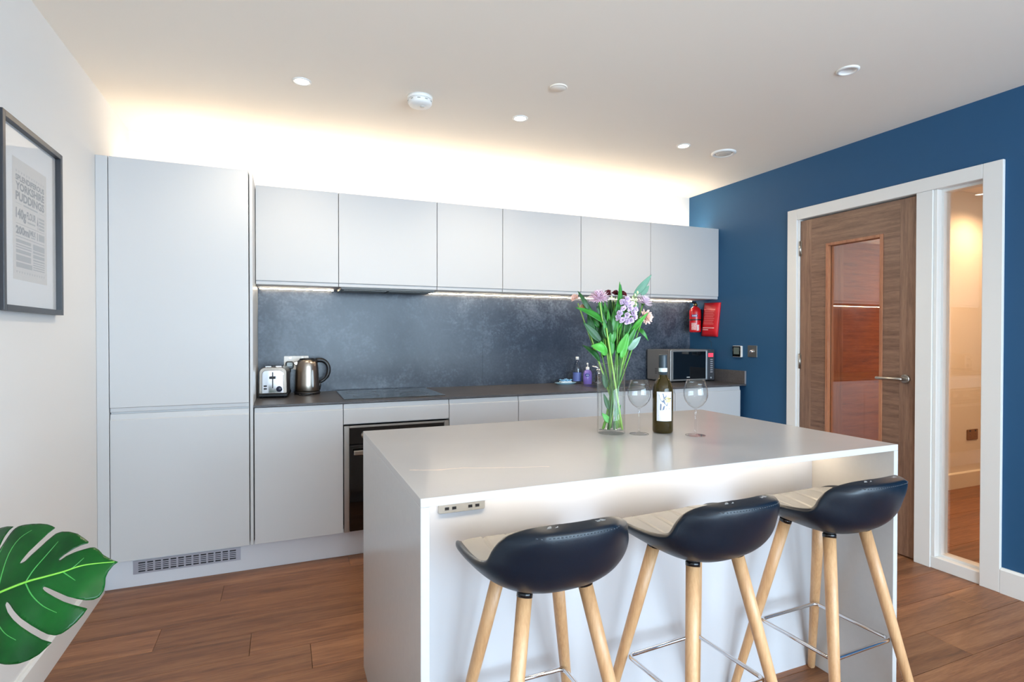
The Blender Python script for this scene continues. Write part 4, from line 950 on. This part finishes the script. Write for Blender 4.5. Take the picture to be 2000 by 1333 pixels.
def puff(par, c, axis, R, mat_, n=46, seed=1, wd=.007, name='bloom', lo=-.1):
    rg = random.Random(seed); ax_ = Vector(axis).normalized(); a0 = ax_.orthogonal().normalized(); a1 = ax_.cross(a0); c = Vector(c); b = B()
    for k in range(n):
        a = k*2.39996; e = lo+(1.45-lo)*(k/n)**1.0+rg.uniform(-.1, .1)
        d = (a0*math.cos(a)+a1*math.sin(a))*math.cos(e)+ax_*math.sin(e)
        petal(b, c, d, ax_, R*rg.uniform(.82, 1.05), wd*rg.uniform(.8, 1.2), rg.uniform(-.15, .25), rg.uniform(-.6, .8))
    return b.build(name, mat_, par, solid=.0004)
def calyx(par, c, axis, r):
    ax_ = Vector(axis).normalized(); c = Vector(c)
    B().tube([c-ax_*r*1.5, c-ax_*r*.7, c+ax_*r*.1], [r*.3, r*.85, r*1.0], 12).build('calyx', M_stem3, par)
def bc(px, d=0, z=.017): return ((px-1196)*SV, d, z)
M_lil = pbr('petal_lilac_pink', (236, 204, 222), .55, noise=.12, nscale=50); M_lil2 = pbr('petal_pale_lilac', (236, 214, 230), .55, noise=.1, nscale=50)
M_stock = pbr('petal_lavender', (226, 204, 230), .6, noise=.15, nscale=60); M_red2 = pbr('petal_burgundy', (92, 14, 26), .5, noise=.2, nscale=60)
M_peach = pbr('petal_peach', (248, 206, 190), .55, noise=.1, nscale=60); M_beige = pbr('petal_faded', (214, 178, 140), .6, noise=.2, nscale=60)
G = 'cut flowers in the vase'
# large lilac chrysanthemum, left
t = vthing('chrysanthemum', 'large lilac-pink chrysanthemum at the left of the bouquet', 'flower', G)
stem(t, bc(1210, .01), fp_(1170, 588, -.035), M_stem2, .0030); c = fp_(1168, 583, -.04); axv = (-.12, -.50, .86)
mum(t, c, axv, .040, M_lil, 6, 24, 2); calyx(t, c, axv, .009); leaf(t, fp_(1184, 632, -.02), fp_(1124, 598, -.05), .016, M_lf, (0.1, -.7, .6), .06); leaf(t, fp_(1188, 650, -.02), fp_(1165, 597, -.03), .012, M_lf2)
t = vthing('chrysanthemum', 'pale lilac chrysanthemum seen side-on at the right of the bouquet', 'flower', G)
stem(t, bc(1180, -.01), fp_(1260, 594, .02), M_stem, .0028); c = fp_(1262, 589, .02); axv = (.30, -.30, .9)
mum(t, c, axv, .034, M_lil2, 5, 20, 5); calyx(t, c, axv, .008); leaf(t, fp_(1247, 640, .02), fp_(1268, 664, -.01), .008, M_lf, (0, -1, .2), .35); leaf(t, fp_(1232, 655, .0), fp_(1262, 610, -.045), .011, M_lf4, (0, -.9, .5), .12)
# peach gerbera
t = vthing('carnation', 'peach-pink flower lowest at the right of the bouquet', 'flower', G)
stem(t, bc(1184, .02), fp_(1257, 622, -.01), M_stem, .0026); c = fp_(1261, 618, -.015); axv = (.45, -.75, .1)
puff(t, c, axv, .029, M_peach, 60, 3, .0055); calyx(t, c, axv, .008)
# lavender stock
t = vthing('stock_flower', 'lavender stock flower spike in the middle of the bouquet', 'flower', G)
stem(t, bc(1200, -.02), fp_(1222, 600, -.03), M_stem3, .0032)
rg = random.Random(4)
for k, (px, py, d) in enumerate(((1212, 625, -.055), (1228, 626, -.06), (1220, 616, -.066), (1208, 612, -.05), (1233, 612, -.055), (1214, 603, -.058), (1226, 603, -.06), (1238, 604, -.04), (1221, 593, -.05), (1230, 594, -.04), (1214, 590, -.045), (1223, 584, -.04), (1205, 620, -.045), (1236, 620, -.045), (1221, 628, -.058))):
    puff(t, fp_(px, py, d), ((px-1222)*.03, -.9, .3), .0135, M_stock, 11, k, .0062, 'floret', .0)
leaf(t, fp_(1215, 660, -.02), fp_(1235, 628, -.02), .010, M_lf); leaf(t, fp_(1205, 690, -.03), fp_(1222, 650, -.05), .012, M_lf4)
# burgundy flowers
for k, (px, py, d, bpx, l) in enumerate(((1204, 569, .0, 1188, 'dark burgundy flower behind the centre leaf'), (1219, 570, .01, 1206, 'dark burgundy flower right of the centre leaf'), (1221, 586, -.02, 1195, 'dark burgundy flower just above the lavender stock'), (1190, 568, .01, 1202, 'dark burgundy flower beside the large chrysanthemum'))):
    t = vthing('burgundy_flower', l, 'flower', G); stem(t, bc(bpx, .012*(k-1.5)), fp_(px, py+8, d), M_stem3, .0022)
    puff(t, fp_(px, py+3, d), (.1, -.6, .7), .0155, M_red2, 16, k+9, .0075, lo=.1)
# faded peach bloom at far left
t = vthing('faded_flower', 'small faded peach flower at the far left of the bouquet', 'flower', G)
stem(t, bc(1218, .0), fp_(1132, 590, .03), M_stem2, .0026); puff(t, fp_(1126, 580, .03), (-.6, -.4, .6), .017, M_peach, 26, 21, .006); puff(t, fp_(1141, 598, .02), (-.3, -.6, .3), .013, M_beige, 18, 22, .005, 'side_bloom')
leaf(t, fp_(1152, 606, .0), fp_(1130, 566, .0), .009, M_lf2, (0, -1, .2), .1)
# white bud sprig
t = vthing('bud_sprig', 'sprig of tiny cream buds above the lavender stock', 'flower', G)
stem(t, bc(1192, -.015), fp_(1241, 585, .0), M_stem2, .002)
for k, (px, py) in enumerate(((1236, 582), (1241, 575), (1246, 570), (1239, 590), (1244, 584), (1243, 594), (1195, 580), (1202, 586))):
    q = fp_(px, py, -.015); B().lathe([(.0004, -.006), (.0035, -.003), (.0042, .001), (.0025, .005), (.0003, .007)], 10, tuple(q)).build('bud', pbr('bud_cream', (222, 226, 178), .5), t, fixn=True)
    B().tube([fp_(1238 if px > 1210 else 1200, 606, -.008), q], .0008, 5).build('stalk', M_stem2, t)
# greenery
def greenery(l, bpx, tip, leaves, mat_=M_stem, d0=0, r=.0026):
    t_ = vthing('leafy_stem', l, 'foliage', 'leafy stems in the vase'); stem(t_, bc(bpx, d0), tip, mat_, r)
    for a in leaves: leaf(t_, *a)
    return t_
greenery('eucalyptus stem with a broad grey-green leaf rising at the top right', 1184, fp_(1243, 575, .03), [(fp_(1243, 575, .03), fp_(1279, 533, .02), .0135, M_lf3, (.3, -.9, .1), .05), (fp_(1258, 574, .03), fp_(1275, 554, .03), .010, M_lf3, (.3, -.9, .2), .05),
         (fp_(1240, 612, .02), fp_(1252, 586, .03), .012, M_lf3), (fp_(1228, 684, -.01), fp_(1252, 656, -.02), .013, M_lf5, (.2, -.8, .5), .1)], M_stem2, .015)
greenery('upright pointed green leaf stem in the centre top of the bouquet', 1206, fp_(1205, 610, -.03), [(fp_(1204, 612, -.03), fp_(1213, 548, -.015), .011, M_lf, (.5, -.8, .1), .05), (fp_(1212, 590, .0), fp_(1217, 552, .015), .009, M_lf3), (fp_(1196, 650, -.03), fp_(1208, 590, -.04), .013, M_lf)], M_stem, -.01)
greenery('leafy stem leaning left with a long dark leaf above the vase rim', 1216, fp_(1150, 640, -.01), [(fp_(1172, 706, -.02), fp_(1138, 672, -.03), .014, M_lf2, (.5, -.7, .3), .1), (fp_(1180, 684, -.045), fp_(1152, 674, -.055), .018, M_lf4, (.1, -.9, .45), .15), (fp_(1176, 668, -.01), fp_(1140, 628, -.02), .016, M_lf2), (fp_(1172, 640, .0), fp_(1143, 588, .0), .013, M_lf), (fp_(1160, 655, -.01), fp_(1150, 606, .0), .013, M_lf2), (fp_(1165, 650, .0), fp_(1176, 600, .01), .012, M_lf2)], M_stem2, .02)
greenery('dense leafy stem filling the middle of the bouquet', 1198, fp_(1190, 600, .02), [(fp_(1192, 690, .0), fp_(1186, 620, .0), .014, M_lf2), (fp_(1200, 690, .02), fp_(1212, 630, .02), .013, M_lf2), (fp_(1186, 660, .02), fp_(1174, 610, .02), .013, M_lf2), (fp_(1190, 640, .0), fp_(1184, 585, .01), .011, M_lf), (fp_(1206, 670, .01), fp_(1200, 612, .0), .012, M_lf2), (fp_(1198, 625, .02), fp_(1196, 580, .02), .011, M_lf2)], M_stem3, .015)
greenery('bright leafy stem leaning right below the peach flower', 1178, fp_(1240, 640, .0), [(fp_(1212, 700, -.03), fp_(1226, 650, -.04), .012, M_lf4), (fp_(1218, 690, .01), fp_(1240, 640, .01), .012, M_lf), (fp_(1222, 680, -.02), fp_(1245, 632, -.03), .010, M_lf), (fp_(1208, 705, .0), fp_(1216, 660, .0), .013, M_lf2), (fp_(1224, 668, .02), fp_(1232, 622, .02), .013, M_lf2)], M_stem, -.01)
greenery('leafy stem with wilted leaves under water level in the vase', 1190, fp_(1206, 660, -.02), [(fp_(1190, 800, -.02), fp_(1179, 768, -.03), .009, M_lf2), (fp_(1192, 826, -.02), fp_(1176, 806, -.028), .011, M_lf4), (fp_(1200, 815, -.02), fp_(1212, 790, -.03), .008, M_lf), (fp_(1186, 760, .0), fp_(1180, 722, .0), .010, M_lf2), (fp_(1208, 745, .01), fp_(1214, 715, .01), .009, M_lf2)], M_stem3, -.025, .003)
greenery('thick pale stem crossing the vase from lower right to upper left', 1216, fp_(1182, 640, -.045), [(fp_(1184, 660, -.04), fp_(1177, 622, -.04), .008, M_lf)], M_stem2, -.022, .0034)
rg = random.Random(12)
for k, (l, bpx, dd, x0_, x1_, mats) in enumerate((('leafy stem at the back of the bouquet on its left side', 1212, .02, 1146, 1188, (M_lf2, M_lf2, M_lf)), ('leafy stem at the back of the bouquet on its right side', 1182, .02, 1204, 1248, (M_lf2, M_lf, M_lf2)),
        ('leafy stem at the front of the bouquet below the large chrysanthemum', 1206, -.02, 1170, 1198, (M_lf, M_lf4, M_lf2)), ('leafy stem at the front of the bouquet below the lavender stock', 1188, -.02, 1196, 1228, (M_lf4, M_lf, M_lf2)))):
    lv = []
    for q in range(11):
        py = rg.uniform(622, 704); sp_ = (py-600)/105; cx_ = 1197+(rg.uniform(x0_, x1_)-1197)*(1.05-.55*max(0, sp_))
        d = dd+rg.uniform(-.018, .018); ln = rg.uniform(28, 52); lean = (cx_-1197)*.35+rg.uniform(-8, 8)
        lv.append((fp_(cx_, py, d), fp_(cx_+lean, py-ln, d+rg.uniform(-.02, .01)), rg.uniform(.009, .015), mats[q % 3], (rg.uniform(-.6, .6), -1, .3), rg.uniform(-.05, .15)))
    greenery(l, bpx, fp_((x0_+x1_)/2, 640, dd), lv, M_stem, dd*.6, .0024)
# ------------------------------------------------------------------ wine bottle and glasses
bx_, by_ = 1.292, 1.662
t = thing('wine_bottle', (bx_, by_, IZ), 'dark wine bottle with white picture label between the two glasses', 'bottle', rotz=-YAW-.10, world=False)
M_bot = pbr('bottle_glass', (30, 24, 12), .05, spec=.7)
mb, tb, bb_ = nt('bottle_amber'); bb_.inputs['Base Color'].default_value = (*lin((70, 56, 16)), 1); bb_.inputs['Roughness'].default_value = .04; bb_.inputs['Transmission Weight'].default_value = .55; bb_.inputs['IOR'].default_value = 1.45
B().lathe([(.030, .0003), (.0355, .003), (.037, .009), (.0370, .150), (.0355, .166), (.030, .184), (.021, .200), (.0150, .210), (.0138, .218), (.0135, .282), (0, .283)], 48).build('glass_body', mb, t, fixn=True)
B().lathe([(.0146, .213), (.0148, .224), (.0152, .226), (.0150, .284), (.0140, .287), (0, .287)], 36).build('capsule', pbr('capsule_grey', (44, 56, 64), .4), t, fixn=True)
B().lathe([(.0156, .224), (.0156, .238)], 36, close=False).build('neck_band', pbr('band_white', (214, 226, 226), .5), t)
def LF(u, v, d=0): a = -PI/2+(u-.5)*1.55; r = .0373+d; return (r*math.cos(a), r*math.sin(a), .047+.106*v)
lb_ = B().grid(20, 1, lambda i, j: LF(i, j)).build('label', pbr('label_paper', (232, 232, 238), .6), t)
def patch(pts_, mat_, nme='print', d=.0003):
    bq = B(); c = (sum(p[0] for p in pts_)/len(pts_), sum(p[1] for p in pts_)/len(pts_))
    for a, e in zip(pts_, pts_[1:]+pts_[:1]): bq.add([LF(*c, d), LF(*a, d), LF(*e, d)], [(0, 1, 2)])
    bq.build(nme, mat_, lb_)
M_pr = pbr('print_slate', (112, 122, 142), .6); M_pr2 = pbr('print_cream', (232, 206, 140), .6); M_pr3 = pbr('print_dark', (70, 62, 60), .6)
patch([(.14, .90), (.40, .95), (.62, .88), (.60, .74), (.72, .62), (.66, .50), (.52, .58), (.34, .66), (.22, .74)], M_pr); patch([(.48, .74), (.60, .82), (.78, .83), (.93, .76), (.94, .68), (.80, .63), (.60, .64)], M_pr2, d=.0005)
patch([(.68, .775), (.95, .795), (.95, .765), (.72, .755)], M_pr3, d=.0007); patch([(.22, .38), (.30, .36), (.32, .58), (.24, .60)], M_pr); patch([(.42, .50), (.54, .54), (.48, .40), (.36, .36)], M_pr); patch([(.60, .44), (.64, .44), (.62, .36)], M_pr); patch([(.78, .46), (.84, .44), (.80, .38)], M_pr)
patch([(.12, .175), (.88, .175), (.88, .20), (.12, .20)], pbr('print_light', (176, 178, 188), .6), 'text_line')
def wineglass(x, y, label, s_=1.0):
    t_ = thing('wine_glass', (x, y, IZ), label, 'wine glass', 'empty wine glasses', world=False)
    prof_o = [(.0035, .092), (.010, .096), (.024, .106), (.036, .122), (.0415, .140), (.0405, .158), (.0360, .178), (.0305, .196)]
    prof_i = [(.0296, .196), (.0351, .178), (.0396, .158), (.0406, .140), (.0351, .1225), (.0232, .107), (.0095, .098), (0, .0965)]
    B().lathe(prof_o+prof_i, 44).build('bowl', M_wine, t_, fixn=True)
    tw = []
    B().lathe([(.0045, .004), (.0036, .02), (.0034, .06), (.0036, .070), (.0052, .080), (.0036, .088), (.0036, .0925)], 20).build('stem', M_wine, t_, fixn=True)
    B().lathe([(.034, .0003), (.0345, .0012), (.032, .0022), (.014, .0042), (.005, .007), (.0035, .010)], 40).build('foot', M_wine, t_, fixn=True)
    t_.scale = (s_, s_, s_); return t_
wineglass(1.192, 1.668, 'empty wine glass between the vase and the wine bottle'); wineglass(1.362, 1.568, 'empty wine glass right of the wine bottle', 1.02)
